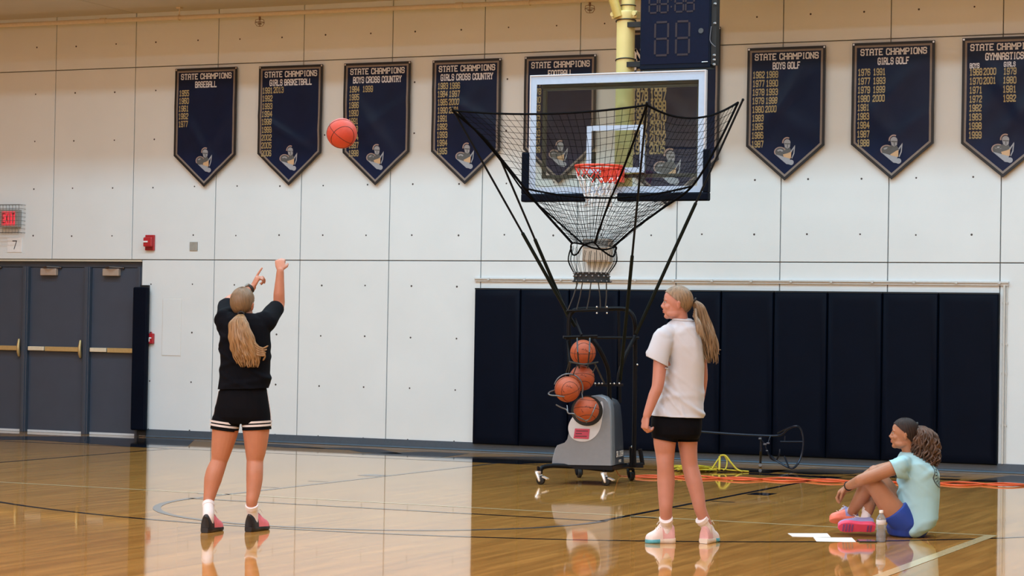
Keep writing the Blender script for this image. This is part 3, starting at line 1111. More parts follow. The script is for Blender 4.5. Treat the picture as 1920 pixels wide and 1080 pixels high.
rf.box((bc - .28, BDY + .055, 2.90), (bc - .245, BDY + .1, 3.2)).box((bc + .245, BDY + .055, 2.90), (bc + .28, BDY + .1, 3.2))
rf.build('rear_frame', mat('grey_green_steel', (.10, .12, .11), .45, metal=.3, noise=.08), hoop, smooth=False, bevel=.004)
# padding: a U along the lower edge
pd = MB()
e = .060
U0 = [(bx0 - .066, 3.205), (bx0 - .066, bz0 - .070), (bx1 + .040, bz0 - .070), (bx1 + .040, 3.205)]
gx0, gx1 = float(wl(1098, 372, BDY - .045)[0]), float(wl(1156, 372, BDY - .045)[0])
pd.box((bx0 - .066, BDY - .045, bz0 - .070), (gx0, BDY + .05, bz0 + .012))
pd4 = MB().box((gx1, BDY - .045, bz0 - .070), (bx1 + .045, BDY + .05, bz0 + .012))
pd2 = MB().box((bx0 - .066, BDY - .045, bz0 + .006), (bx0 + .010, BDY + .05, 3.200))
pd3 = MB().box((bx1 - .012, BDY - .045, bz0 + .006), (bx1 + .045, BDY + .05, 3.200))
for q in (pd, pd4, pd2, pd3):
    q.build('edge_pad', m_navy_pad, hoop, smooth=False, bevel=.014)
# rim
RZ, RY = 3.025, -3.905
rc = np.array([wl(1123, 316, RY)[0], RY, wl(1123, 312, RY)[2]])
m_orange = mat('orange_enamel', (.72, .055, .022), .4, noise=.05)
rim = MB()
RR = .2286
rim.tube([rc + V(RR * math.cos(t), RR * math.sin(t), 0) for t in np.linspace(0, 2 * math.pi, 40, endpoint=False)], .0115, 10, closed=True)
rim.tube([rc + V(-.09, .20, -.0), rc + V(-.09, .39, -.01)], .010, 8).tube([rc + V(.09, .20, 0), rc + V(.09, .39, -.01)], .010, 8)
rim.box((rc[0] - .11, BDY - .08, rc[2] - .13), (rc[0] + .11, BDY - .008, rc[2] + .02))
rim.build('rim', m_orange, hoop)
hk = MB()
for k in range(12):
    t = 2 * math.pi * k / 12
    c = rc + V(RR * math.cos(t), RR * math.sin(t), -.014)
    hk.tube([c + V(.008, 0, .004), c + V(0, 0, -.014), c + V(-.008, 0, .004)], .0035, 6)
hk.build('net_hook', m_orange, hoop)


def hoop_net(name, m_, sel, rad=.0050):
    lv = [(0.0, RR), (.075, .205), (.15, .172), (.225, .142), (.30, .122), (.365, .125)]
    mb = MB()
    for k in range(12):
        for s in (1, -1):
            pts = []
            for i, (dz, r) in enumerate(lv):
                t = 2 * math.pi * (k + s * .5 * i) / 12
                w = .008 * math.sin(k * 2.3 + i)
                pts.append(rc + V((r + w) * math.cos(t), (r + w) * math.sin(t), -.02 - dz))
            for a, b, i in zip(pts[:-1], pts[1:], range(9)):
                if sel((a + b) / 2 - rc, i):
                    mb.tube([a, b], rad, 5)
    if mb.v:
        mb.build(name, m_, hoop)


isred = lambda q, i: (i == 0 and q[0] > -.22) or (i <= 1 and q[0] > .02 and q[1] < .06)
hoop_net('net', mat('white_net_cord', (.80, .78, .80), .8, noise=.05), lambda q, i: not isred(q, i))
hoop_net('net_top_loops', mat('red_net_cord', (.70, .05, .035), .8, noise=.05), isred, .0056)
# mast
MY = -3.14
mx_ = float(wl(1171, 200, MY)[0])
zt_ = lambda py: float(wl(1171, py, MY)[2])
ms = MB()
ms.tube([(mx_, MY, 2.86), (mx_, MY, zt_(36))], .092, 24)
ms.build('mast', m_yellowpole, hoop)
MB().tube([(mx_ + .022, MY, zt_(36)), (mx_ + .022, MY, SOFZ + 3.0)], .070, 24).build('upper_mast', m_yellowpole, hoop)
cl = MB().tube([(mx_, MY, zt_(39)), (mx_, MY, zt_(27)), (mx_, MY, zt_(22))], [.096, .104, .100], 24)
for sx in (-1, 1):
    cl.box((mx_ + sx * .10 - .035, MY - .05, zt_(36)), (mx_ + sx * .10 + .035, MY + .05, zt_(22)))
cl.build('clamp_collar', m_yellowpole, hoop, bevel=.006)
for sx in (-1, 1):
    b = MB()
    c = V(mx_ + sx * .115, MY - .055, zt_(28))
    b.tube([c, c + V(0, -.03, 0)], .022, 10)
    b.build('clamp_bolt', m_yellowpole, hoop)
MB().tube([(mx_ - .045, MY - .085, zt_(34)), (mx_ - .10, MY - .10, zt_(0)), (mx_ - 1.0, MY - .45, 8.4)], .048, 16).build('diagonal_brace', mat('ochre_enamel', (.52, .36, .09), .4, noise=.05), hoop)
m_strap = mat('black_strap', (.02, .018, .012), .6, noise=.1)
for py, r in ((40, .099), (113, .096)):
    MB().tube([(mx_ + r * math.cos(t), MY + r * math.sin(t), zt_(py) + .012 * math.cos(t + 1)) for t in np.linspace(0, 2 * math.pi, 28, endpoint=False)], .006, 6, closed=True).build('cable_strap', m_strap, hoop)
MB().tube([(mx_ + .022 + .074 * math.cos(t), MY + .074 * math.sin(t), zt_(11)) for t in np.linspace(0, 2 * math.pi, 28, endpoint=False)], .005, 6, closed=True).build('cable_strap', m_strap, hoop)
# arms from mast to the board
am = MB()
for sx in (-1, 1):
    am.tube([(mx_ + sx * .05, MY, 2.98), (bc + sx * .26, BDY + .09, 3.02)], .025, 10)
am.tube([(mx_, MY, 3.02), (mx_, BDY + .04, 3.02)], .04, 12)
am.build('board_arm', m_yellowpole, hoop)

# ================================================================== SHOT CLOCK
SY = -3.31
s0, s1 = wl(1199, 131, SY), wl(1331, 129, SY)
sx0, sx1, sz0 = float(s0[0]), float(s1[0]), float(s0[2])
sz1 = sz0 + .92
clock = empty('shot_clock', ((sx0 + sx1) / 2, SY, sz0), 'black scoreboard clock with unlit digits beside the yellow mast', 'clock')
m_case = mat('dark_clock_case', (.003, .007, .018), .5, spec=.12, noise=.1)
MB().box((sx0, SY, sz0), (sx1, SY + .15, sz1)).build('case', m_case, clock, smooth=False, bevel=.008)
MB().box((sx0 + .015, SY - .004, sz0 + .05), (sx1 - .015, SY + .002, sz1 - .02)).build('face', mat('smoked_face', (.002, .006, .022), .4, spec=.12, noise=.1), clock, smooth=False)
m_seg = mat('unlit_red_segment', (.011, .004, .011), .5, noise=.1)


def seven(mb, x, z, w, h, t):
    sl = -.0
    for (a, b) in (((0, 0), (w, 0)), ((0, h / 2), (w, h / 2)), ((0, h), (w, h))):
        mb.box((x + a[0] + t * .6, SY - .007, z + a[1] - t / 2), (x + b[0] - t * .6, SY - .003, z + a[1] + t / 2))
    for xx in (0, w):
        for zz in (0, h / 2):
            mb.box((x + xx - t / 2, SY - .007, z + zz + t * .6), (x + xx + t / 2, SY - .003, z + zz + h / 2 - t * .6))


cw = sx1 - sx0
dg1, dg2 = MB(), MB()
for fx in (.10, .25, .47, .62):
    seven(dg1, sx0 + cw * (fx + .03), sz0 + .555, .085, .165, .016)
for dz in (.60, .67):
    dg1.box((sx0 + cw * .435, SY - .007, sz0 + dz), (sx0 + cw * .455, SY - .003, sz0 + dz + .016))
for fx in (.22, .52):
    seven(dg2, sx0 + cw * fx, sz0 + .135, .135, .325, .020)
dg1.build('upper_digits', m_seg, clock, smooth=False)
dg2.build('lower_digits', m_seg, clock, smooth=False)
MB().tube([(sx0 + cw * .87, SY - .003, sz0 + .36), (sx0 + cw * .87, SY - .010, sz0 + .36)], .026, 16).build('horn', mat('grey_horn', (.05, .06, .07), .4, noise=.1), clock)
jb = MB().box((sx1 - .004, SY + .02, sz0 + .03), (sx1 + .052, SY + .12, sz1))
jb.build('side_bracket', m_blackmatte, clock, smooth=False, bevel=.004)
bl = MB()
for z in (.03, .075, .12, .43, .62):
    bl.tube([(sx1 + .03, SY + .015, sz0 + z), (sx1 + .05, SY - .0, sz0 + z)], .010, 8)
bl.tube([(sx1 - .08, SY - .008, sz0 + .055), (sx1 - .02, SY - .008, sz0 + .056)], .004, 6)
bl.build('fastener', m_alu, clock)
MB().tube(smoothpath([(sx1 + .01, SY - .006, sz0 + .40), (sx1 + .0, SY - .01, sz0 + .27), (sx1 + .03, SY - .01, sz0 + .22), (sx1 + .055, SY, sz0 + .20)], 5), .004, 6).build('cable', mat('grey_cable', (.12, .12, .14), .5, noise=.05), clock)
for z in (sz0 + .045, sz0 + .44):
    cb = MB().box((mx_ + .04, SY + .09, z), (sx0 + .03, SY + .15, z + .05))
    cb.box((mx_ + .02, SY + .12, z), (mx_ + .07, MY, z + .05))
    cb.build('mount_bar', m_blackmatte, clock, smooth=False)

# ================================================================== SHOOTING MACHINE
D0 = 21.25
base_pt = fl(1100, 900)
gun = empty('shooting_machine', base_pt, 'grey basketball shooting machine on casters with black net funnel under the hoop', 'training machine')
m_tube = mat('black_tube', (.004, .005, .008), .42, spec=.16, noise=.05)
m_green_tube = mat('dark_green_black_tube', (.004, .008, .007), .45, spec=.16, noise=.05)
m_net = mat('black_net_cord', (.004, .004, .005), .9, spec=.08, noise=.05)
m_rope = mat('black_rope', (.003, .003, .004), .9, spec=.08, noise=.05)
A_, B_, C_ = at(848, 207, 20.5), at(1213, 197, 19.5), at(1384, 192, 20.5)
Lh, Rh = at(984, 353, 20.75), at(1298, 349, 20.65)
ringD = 20.95
ctr = at(1112, 468, ringD)
# seams
seamL = smoothpath([A_, at(905, 256, 20.6), at(938, 296, 20.7), Lh, at(1012, 388, 20.85), at(1073, 456, 20.85)], 6)
seamR = smoothpath([C_, at(1345, 272, 20.5), Rh, at(1240, 392, 20.75), at(1185, 432, 20.8), at(1150, 463, 20.85)], 6)
seamM = smoothpath([B_, at(1170, 313, 20.0), at(1140, 385, 20.35), at(1115, 455, 20.65)], 9)


def resample(P, n):
    P = np.array(P)
    s = np.concatenate([[0], np.cumsum(np.linalg.norm(np.diff(P, axis=0), axis=1))])
    t = np.linspace(0, s[-1], n)
    return np.stack([np.interp(t, s, P[:, k]) for k in range(3)], 1)


def net_patch(mb, S0, S1, nu, nv, sag_top, bulge, skew=0.0, r=.0021, i0=0.0, i1=0.0):
    S0, S1 = resample(S0, nv), resample(S1, nv)
    bulge, sag_top = np.asarray(bulge, float), np.asarray(sag_top, float)
    grid = np.zeros((nu, nv, 3))
    for i in range(nu):
        u = i / (nu - 1)
        for j in range(nv):
            v = j / (nv - 1)
            p = S0[j] * (1 - u) + S1[j] * u
            p = p + sag_top * (4 * u * (1 - u)) * (1 - v) ** 2 + bulge * (4 * u * (1 - u)) * math.sin(math.pi * min(1, v * 1.0)) ** .8
            p = p + V(0, 0, .010 * math.sin(5 * u * 3 + 2 * v) * v * (1 - v) * 4)
            grid[i, j] = p
    for j in range(1, nv):
        mb.tube([grid[i, j] for i in range(nu)], r, 4, cap=False)
    for i in range(1, nu - 1):
        # verticals lean across the patch as they fall
        pts = []
        for j in range(nv):
            x = min(nu - 1.0001, max(0, i + skew * (j / (nv - 1)) * (nu - 1) * .15))
            k = int(x)
            pts.append(grid[k, j] * (1 - x + k) + grid[k + 1, j] * (x - k))
        mb.tube(pts, r, 4, cap=False)


nets = MB()
net_patch(nets, seamL, seamM, 26, 21, (0, 0, -.055), F0 * .10 + Z * -.02, .6)
net_patch(nets, seamM, seamR, 22, 21, (0, 0, -.13), F0 * .10 + Z * -.02, -.6)
bl_ = smoothpath([Lh, at(1012, 388, 20.85), at(1073, 456, 20.95)], 8)
br_ = smoothpath([Rh, at(1240, 392, 20.75), at(1150, 463, 20.95)], 8)
net_patch(nets, bl_, br_, 34, 12, (0, 0, -.10), F0 * .16 + Z * -.03, .3, .0022)
nets.build('catch_net', m_net, gun, smooth=False)
rp = MB()
hem_t = [lerp(A_, B_, u) + V(0, 0, -.055) * 4 * u * (1 - u) for u in np.linspace(0, 1, 14)]
rp.tube(hem_t, .0105, 6)
hem_t = [lerp(B_, C_, u) + V(0, 0, -.13) * 4 * u * (1 - u) for u in np.linspace(0, 1, 14)]
rp.tube(hem_t, .0105, 6)
hem_b = [lerp(Lh, Rh, u) + V(0, 0, -.10) * 4 * u * (1 - u) for u in np.linspace(0, 1, 16)]
rp.tube(hem_b, .0105, 6)
for S, w in ((seamL, .012), (seamR, .0115), (seamM, .011)):
    rp.tube(S, w, 6)
seamL2 = smoothpath([A_ + V(.05, 0, 0), at(915, 272, 20.65), at(952, 318, 20.75), at(985, 362, 20.8), at(1030, 402, 20.85), at(1094, 458, 20.7)], 6)
rp.tube(seamL2, .008, 6)
# wavy rope round the throat
wv = smoothpath([at(1073, 456, 20.85), at(1095, 458, 20.72), at(1113, 455, 20.66), at(1126, 467, 20.7), at(1148, 481, 20.85), at(1154, 470, 20.95), at(1154, 463, 20.95),
                 at(1135, 468, 20.75), at(1112, 465, 20.7), at(1094, 460, 20.72), at(1083, 475, 20.85), at(1075, 478, 20.95), at(1071, 470, 20.95)], 6, True)
rp.tube(wv, .0085, 6, closed=True)
rp.build('net_rope', m_rope, gun)
# throat cords bulging down to the collar
col_t, col_b = at(1109, 511, ringD), at(1110, 528, ringD)
tc_ = MB()
for k in range(26):
    t = 2 * math.pi * k / 26
    d = R0 * math.cos(t) - F0 * math.sin(t)
    p0 = at(1112, 466, ringD) + d * .205 + V(0, 0, .03 * math.sin(2 * t + 1))
    p1 = at(1111, 488, ringD) + d * .232
    p2 = col_t + d * .172
    tc_.tube(smoothpath([p0, p1, p2], 5), .0026, 4)
tc_.build('throat_cord', m_net, gun)
co = MB()
rg = []
for (pt, r) in ((col_t, .168), (lerp(col_t, col_b, .2), .166), (lerp(col_t, col_b, .8), .170), (col_b, .182), (col_b + V(0, 0, -.006), .184)):
    rg.append([pt + (R0 * math.cos(t) - F0 * math.sin(t)) * r for t in np.linspace(0, 2 * math.pi, 36, endpoint=False)])
co.loft(rg, cap=False)
rg2 = [[lerp(p, col_t if i < 2 else col_b, .06) for p in ring] for i, ring in enumerate(rg)]
co.loft(rg2[::-1], cap=False)
co.build('collar', m_blackmatte, gun)
gm = MB()
for row, (f, r, off) in enumerate(((.12, .170, 0), (.42, .170, .5), (.95, .186, .2))):
    for k in range(18):
        t = 2 * math.pi * (k + off) / 18
        d = R0 * math.cos(t) - F0 * math.sin(t)
        gm.ball(lerp(col_t, col_b, f) + d * r, .0070 if row != 1 else .0095, 8, 5)
gm.build('collar_grommet', mat('dull_grommet', (.28, .28, .30), .4, metal=.6, noise=.05), gun)
# four telescoping poles
for p, q, jt in ((A_ + V(-.0, 0, .02), at(1078, 612, 21.05), .58), (at(936, 293, 20.72), at(1067, 598, 21.1), .52), (B_ + V(0, 0, .02), at(1163, 712, 20.95), .55), (at(1393, 187, 20.5), at(1193, 625, 21.05), .45)):
    pl = empty_part = MB()
    j = lerp(p, q, jt)
    pl.tube([p, j], .0105, 8).ball(p, .014, 8, 6)
    pl.build('thin_pole', m_tube, gun)
    q2 = MB().tube([lerp(p, q, jt - .015), lerp(p, q, jt), q], [.016, .0165, .0165], 10)
    q2.build('lower_pole', m_green_tube, gun)
# upper frame
fr = MB()
fr.tube(smoothpath([at(1068, 690, 21.0), at(1067, 640, 21.0), at(1067, 600, 21.0), at(1072, 586, 21.0), at(1085, 580, 21.0), at(1130, 579, 21.05), at(1168, 579, 21.1), at(1183, 587, 21.1), at(1190, 604, 21.1), at(1191, 640, 21.15), at(1190, 780, 21.2), at(1188, 872, 21.25)], 4), .021, 10)
fr.tube([at(1062, 583, 20.95), at(1125, 581, 20.98)], .012, 8)
fr.tube([at(1056, 632, 20.85), at(1120, 630, 20.9)], .014, 8)
fr.tube([at(1060, 634, 20.9), at(1120, 633, 21.0), at(1198, 633, 21.1)], .012, 8)
fr.tube([at(1160, 575, 21.3), at(1161, 640, 21.3), at(1163, 755, 21.3)], .015, 8)
fr.tube([at(1191, 630, 21.1), at(1172, 668, 21.0), at(1161, 700, 20.95), at(1159, 722, 20.95)], .019, 8)
fr.tube(smoothpath([at(1112, 637, 20.75), at(1124, 655, 20.75), at(1138, 685, 20.8), at(1142, 710, 20.85), at(1143, 750, 20.9)], 5), .021, 10)
fr.tube([at(1078, 597, 21.0), at(1091, 628, 20.85)], .010, 8)
fr.tube([at(1064, 640, 20.95), at(1068, 680, 20.85)], .012, 8)
fr.build('upright_frame', m_tube, gun)
tb = MB()
for cx in (1128, 1157):
    tb.obox(at(cx, 722, 20.93), R0 * .058, Z * .011, F0 * .04)
tb.obox(at(1130, 581, 20.99), R0 * .052, Z * .017, F0 * .03)
tb.build('pivot_bracket', m_tube, gun, smooth=False)
bt = MB()
for (x, y) in ((1119, 575.5), (1138, 575.5), (1119, 587), (1138, 587), (1116, 719), (1123, 719), (1129, 719), (1144, 719), (1151.5, 719), (1161, 719), (1195, 683.5)):
    bt.ball(at(x, y, 20.85), .009, 8, 6)
bt.build('bolt', m_alu, gun)
cs = MB()
for (xa, xb) in ((1083, 1065), (1092, 1081), (1108, 1100), (1122, 1126), (1137, 1135)):
    cs.tube([at(xa, 530, 20.92), at((xa + xb) / 2 + 1, 556, 20.95), at(xb, 581, 20.97)], .006, 6)
cs.build('collar_stay', mat('grey_cord', (.05, .055, .06), .6, noise=.05), gun)
# wire ball track
m_wire = mat('dark_wire', (.05, .055, .06), .35, metal=.6, noise=.05)
tr = MB()
for (xa, xb, xc, D) in ((1082, 1083, 1086, 20.38), (1106, 1105, 1102, 20.38)):
    tr.tube([at(xa, 634, D + .1), at(xb, 660, D), at(xc, 690, D + .12)], .007, 8)
tr.tube(smoothpath([at(1068, 678, 20.5), at(1094, 683, 20.36), at(1121, 679, 20.5)], 6), .008, 8)
tr.tube([at(1068, 678, 20.5), at(1060, 705, 20.6)], .006, 8).tube([at(1070, 680, 20.55), at(1066, 700, 20.65)], .006, 8)
tr.tube([at(1114, 680, 20.5), at(1124, 700, 20.6), at(1133, 718, 20.8)], .008, 8)
tr.tube([at(1082, 684, 20.48), at(1074, 704, 20.5)], .005, 6).tube([at(1118, 684, 20.48), at(1111, 700, 20.5)], .005, 6)
tr.build('ball_track', m_wire, gun)
tr = MB()
cb3 = at(1064, 730, 20.38)
hr = .132
pts = []
for t in np.linspace(-.35, 2.9, 16):
    pts.append(at(1066, 728, 20.52) + R0 * (hr * math.cos(t)) + Z * (hr * math.sin(t)))
tr.tube(pts, .007, 8)
tr.tube(smoothpath([pts[0], at(1092, 745, 20.5), at(1093, 752, 20.45)], 4), .006, 8)
tr.tube(smoothpath([at(1058, 744, 20.25), at(1044, 742, 20.22), at(1033, 741, 20.22), at(1028.5, 738, 20.25), at(1033, 734, 20.36), at(1046, 730, 20.5)], 4), .0065, 8)
tr.tube(smoothpath([at(1043, 759, 20.4), at(1052, 764, 20.3), at(1062, 768, 20.22), at(1066, 775, 20.2), at(1076, 776, 20.2), at(1082, 781, 20.22), at(1096, 788, 20.25), at(1100, 792, 20.3)], 4), .0065, 8)
tr.tube([at(1063, 760, 20.25), at(1065, 775, 20.2)], .005, 6)
tr.tube(smoothpath([at(1118, 758, 20.25), at(1112, 772, 20.21), at(1105, 786, 20.24), at(1096, 789, 20.26)], 4), .006, 8)
tr.build('ball_cradle', mat('plated_wire', (.16, .165, .18), .35, metal=.7, noise=.05), gun)

# grey housing
yw = math.radians(17)
hr_ = R0 * math.cos(yw) - F0 * math.sin(yw)        # right of the housing
hf_ = F0 * math.cos(yw) + R0 * math.sin(yw)        # its depth direction (away from the viewer)
DH = 20.75
hb = at(1090, 872, DH)
SC_ = DH / FPX


def H(px, py, dep=0.0):
    """front-face point by photo pixel, then dep metres into the housing"""
    p = at(px, py, DH)
    d = p - hb
    x = (d @ R0) / math.cos(yw)
    return hb + hr_ * x + Z * d[2] + hf_ * dep


out2 = [(1034, 872), (1035, 862), (1040, 843), (1044, 836), (1058, 831), (1063, 824), (1069, 800), (1075, 778), (1083, 762), (1094, 749), (1108, 742), (1122, 740), (1134, 744), (1141, 752), (1144, 765), (1145, 800), (1146, 872)]
mbh = MB()
rings = []
for dep, sc in ((.0, .965), (.012, .992), (.03, 1.0), (.13, 1.0), (.15, .985)):
    cx, cy = 1095, 815
    lower = []
    for (x, y) in out2:
        px = cx + (x - cx) * sc
        py = y if y > 868 else cy + (y - cy) * sc
        lower.append(H(px, py, dep))
    rings.append(lower)
mbh.loft(rings)
m_grey = mat('grey_moulded_plastic', (.190, .222, .268), .28, coat=.25, noise=.03)
mbh.build('housing', m_grey, gun)
# darker side shell bulging right of the front shell
so = [(1062, 872), (1064, 830), (1075, 795), (1086, 768), (1096, 756), (1110, 750), (1124, 748), (1134, 752), (1140, 762), (1143, 790), (1145, 830), (1146.5, 872)]
mbs = MB()
rings = []
for dep, sc in ((.12, .98), (.15, 1.0), (.46, 1.0), (.50, .95)):
    rings.append([H(1105 + (x - 1105) * sc, y if y > 868 else 820 + (y - 820) * sc, dep) for x, y in so])
mbs.loft(rings)
m_dgrey = mat('dark_grey_moulded_plastic', (.046, .056, .076), .32, coat=.2, noise=.03)
mbs.build('side_shell', m_dgrey, gun)
# opening, white plate, display
op = MB()
n_ = -hf_
oc = H(1101, 770, -.004)
ring = [oc + hr_ * (.152 * math.cos(t)) + Z * (.142 * math.sin(t)) for t in np.linspace(0, 2 * math.pi, 36, endpoint=False)]
ring0 = [p + n_ * .006 for p in ring]
ring2 = [oc + hr_ * (.135 * math.cos(t)) + Z * (.125 * math.sin(t)) + n_ * .006 for t in np.linspace(0, 2 * math.pi, 36, endpoint=False)]
op.loft([ring, ring0, ring2, [oc + (p - oc) * .97 - n_ * .0 for p in ring2]], True)
op.build('ball_port', m_blackmatte, gun)
wp = MB()
pp = [(1066, 800), (1071, 787), (1078, 779), (1090, 776), (1104, 776), (1116, 772), (1123, 760), (1128, 752), (1131, 764), (1128, 790), (1124, 806), (1116, 818), (1104, 826), (1090, 828), (1076, 824), (1068, 814)]
pp = [(q[0], q[1]) for q in smoothpath([V(x, y) for x, y in pp], 4, True)]
wp.loft([[H(x, y, .002) for x, y in pp], [H(x, y, -.006) for x, y in pp]])
wp.build('white_plate', mat('gloss_white_panel', (.56, .61, .70), .25, coat=.4, noise=.02), gun, smooth=False)
dp = MB()
q = [(1076, 822), (1079, 803.5), (1106, 804), (1104, 823)]
dp.loft([[H(x, y, -.004) for x, y in q], [H(x, y, -.013) for x, y in q]])
dp.build('control_display', mat('red_display', (.38, .03, .07), .3, noise=.10, nscale=9, emit=(.6, .05, .11), estr=.18), gun, smooth=False)
dd = MB()
for (y0, x0, x1) in ((807, 1081, 1103), (812, 1080, 1092), (817, 1079, 1101)):
    qq = [(x0, y0 + 2), (x0 + .3, y0), (x1, y0), (x1, y0 + 2)]
    dd.loft([[H(x, y, -.0125) for x, y in qq], [H(x, y, -.0138) for x, y in qq]])
dd.build('display_bars', mat('dark_display_bars', (.12, .012, .03), .3, noise=.1), gun, smooth=False)
# lettering on the side shell
sr = hf_
spt = H(1146.3, 857, .28) + hr_ * .006
ux = hf_
tm = text_mb('DR. DISH', spt, ux, Z, .046, .25, 1.35, False, off=.0, normal=hr_)
tm2 = text_mb('PRO', spt - Z * .056 + ux * .01, ux, Z, .022, .085, 1.3, False, normal=hr_)
tm.add(tm2.v, tm2.f)
tm.build('lettering', m_white, gun, smooth=False)
# base frame and casters
bf = MB()
bf.tube(smoothpath([at(1013, 888, 20.75), at(1014, 880, 20.75), at(1022, 875, 20.78), at(1045, 873, 20.8), at(1090, 876, 20.8), at(1140, 881, 20.75), at(1150, 880, 20.75)], 4), .022, 10)
bf.tube([at(1140, 881, 20.75), at(1168, 876, 21.1), at(1200, 873, 21.6)], .018, 10)
bf.tube([at(1045, 873, 20.85), at(1075, 868, 21.5), at(1110, 868, 21.8)], .018, 10)
bf.tube([at(1100, 869, 21.8), at(1195, 872, 21.7)], .018, 10)
bf.obox(lerp(H(1035, 876, .05), H(1150, 876, .05), .5) + hf_ * .24, hr_ * .28, hf_ * .28, Z * .018)
bf.build('base_frame', m_tube, gun)
pf = MB().tube([at(1186, 838, 21.3), at(1187, 872, 21.3)], .034, 10).tube([at(1200, 842, 21.5), at(1205, 872, 21.5)], .022, 8)
pf.obox(at(1192, 872, 21.35), R0 * .07, F0 * .08, Z * .02)
pf.build('corner_post', m_tube, gun)
MB().ball(at(1185.5, 838, 21.25), .014, 10, 6).build('post_cap', m_alu, gun)


def caster(px, py, D, r=.042, pale=True, yaw=.5):
    g = at(px, py, D)
    g[2] = r + .001
    o = bpy.data.objects.new('caster', None)
    COL.objects.link(o)
    o.parent = gun
    o.location = tuple(g - parent_origin(gun))
    ax = nrm(R0 * math.cos(yaw) + F0 * math.sin(yaw))
    fw = np.cross(Z, ax)
    MB().tube([g - ax * .018, g - ax * .014, g + ax * .014, g + ax * .018], [r * .86, r, r, r * .86], 18).build('wheel', m_blackmatte, o)
    fk = MB()
    for s in (-1, 1):
        c = g + ax * s * .026
        fk.tube([c - Z * .006, c + Z * .03 + fw * .012, c + Z * .062 + fw * .030], [.012, .017, .015], 8, dome=True)
    fk.tube([g + Z * .058 + fw * .03, g + Z * .082 + fw * .03], .030, 12)
    if pale:
        fk.obox(g + fw * -.052 + Z * .022, ax * .020, nrm(fw + Z * .35) * .030, nrm(Z - fw * .35) * .006)
    fk.build('fork', m_alu if pale else m_tube, o)
    MB().tube([g + Z * .08 + fw * .03, g + Z * .125 + fw * .03], .012, 8).build('stem', m_tube, o)


caster(1014, 890, 20.72, yaw=1.0)
caster(1137, 896, 20.70, yaw=1.0)
caster(1086, 887, 21.75, pale=False, yaw=.3)
caster(1184, 890, 21.45, pale=False, yaw=.3)
pw = MB().tube(smoothpath([at(1150, 868, 21.3), fl(1160, 890, .02), fl(1175, 893, .006), fl(1192, 893, .006)], 6), .005, 6)
pw.build('power_cord', mat('dark_orange_cord', (.30, .07, .03), .6, noise=.05), gun)

# ================================================================== BASKETBALLS
m_ball = mat('pebbled_orange_leather', (.40, .078, .026), .5, noise=.06, bump=.25, bscale=420)
m_ballred = mat('pebbled_red_orange_leather', (.55, .062, .034), .5, noise=.05, bump=.2, bscale=420)
m_seam = mat('black_ball_seam', (.025, .012, .010), .6, noise=.05)
BR = .1185


def basketball(c, rot, label, material=None, group='balls in the shooting machine', mark=True):
    c = np.asarray(c, float)
    o = empty('basketball', c - Z * BR, label, 'ball', group)
    Rm = np.array(Matrix.Rotation(rot[2], 3, 'Z') @ Matrix.Rotation(rot[1], 3, 'Y') @ Matrix.Rotation(rot[0], 3, 'X'))
    MB().ball(c, BR, 32, 20, Rm.T).build('cover', material or m_ball, o)
    sm = MB()
    T = np.linspace(0, 2 * math.pi, 48, endpoint=False)
    r = BR * .9995
    sm.tube([c + Rm @ V(r * math.cos(t), r * math.sin(t), 0) for t in T], .0022, 5, closed=True)
    sm.tube([c + Rm @ V(r * math.cos(t), 0, r * math.sin(t)) for t in T], .0022, 5, closed=True)
    for s in (-1, 1):
        pts = []
        for t in T:
            q = V(.62 * math.cos(t), s * (.60 + .22 * abs(math.cos(t)) ** 2 * 0), .86 * math.sin(t))
            pts.append(c + Rm @ (nrm(V(q[0] * .95, q[1], q[2])) * r))
        sm.tube(pts, .0022, 5, closed=True)
    sm.build('seam', m_seam, o)
    if mark:
        mk = MB()
        vdir = nrm(CAM - c)
        a, b = frame_of(vdir)
        T2 = np.linspace(0, 1, 9)
        for (u0, v0, u1, v1, bow) in ((-.045, .010, -.020, .030, .008), (-.018, .026, .012, .034, -.006), (.030, -.030, .050, -.005, .006)):
            pts = []
            for t2 in T2:
                u, v = u0 + (u1 - u0) * t2, v0 + (v1 - v0) * t2 + bow * math.sin(t2 * 9)
                pts.append(c + nrm(vdir + a * u / BR + b * v / BR) * BR)
            mk.tube(pts, .0017, 5)
        mk.build('print', m_seam, o, smooth=False)
    return o


basketball(at(1093, 661, 20.62), (.1, .0, YAW + .05), 'orange basketball at the top of the machine track')
basketball(at(1091, 709, 20.72), (1.2, .2, YAW + .4), 'orange basketball half hidden behind the ball at the left of the machine')
basketball(at(1064, 730, 20.40), (.3, -.35, YAW + .2), 'orange basketball resting in the wire cradle at the left of the machine')
basketball(at(1099.5, 768, 20.52), (1.35, .1, YAW + .3), 'orange basketball sitting in the port of the grey housing')
basketball(at(641, 250, 17.3), (.6, .5, .9), 'red orange basketball flying in mid air left of the hoop', m_ballred, 'ball in the air', False)

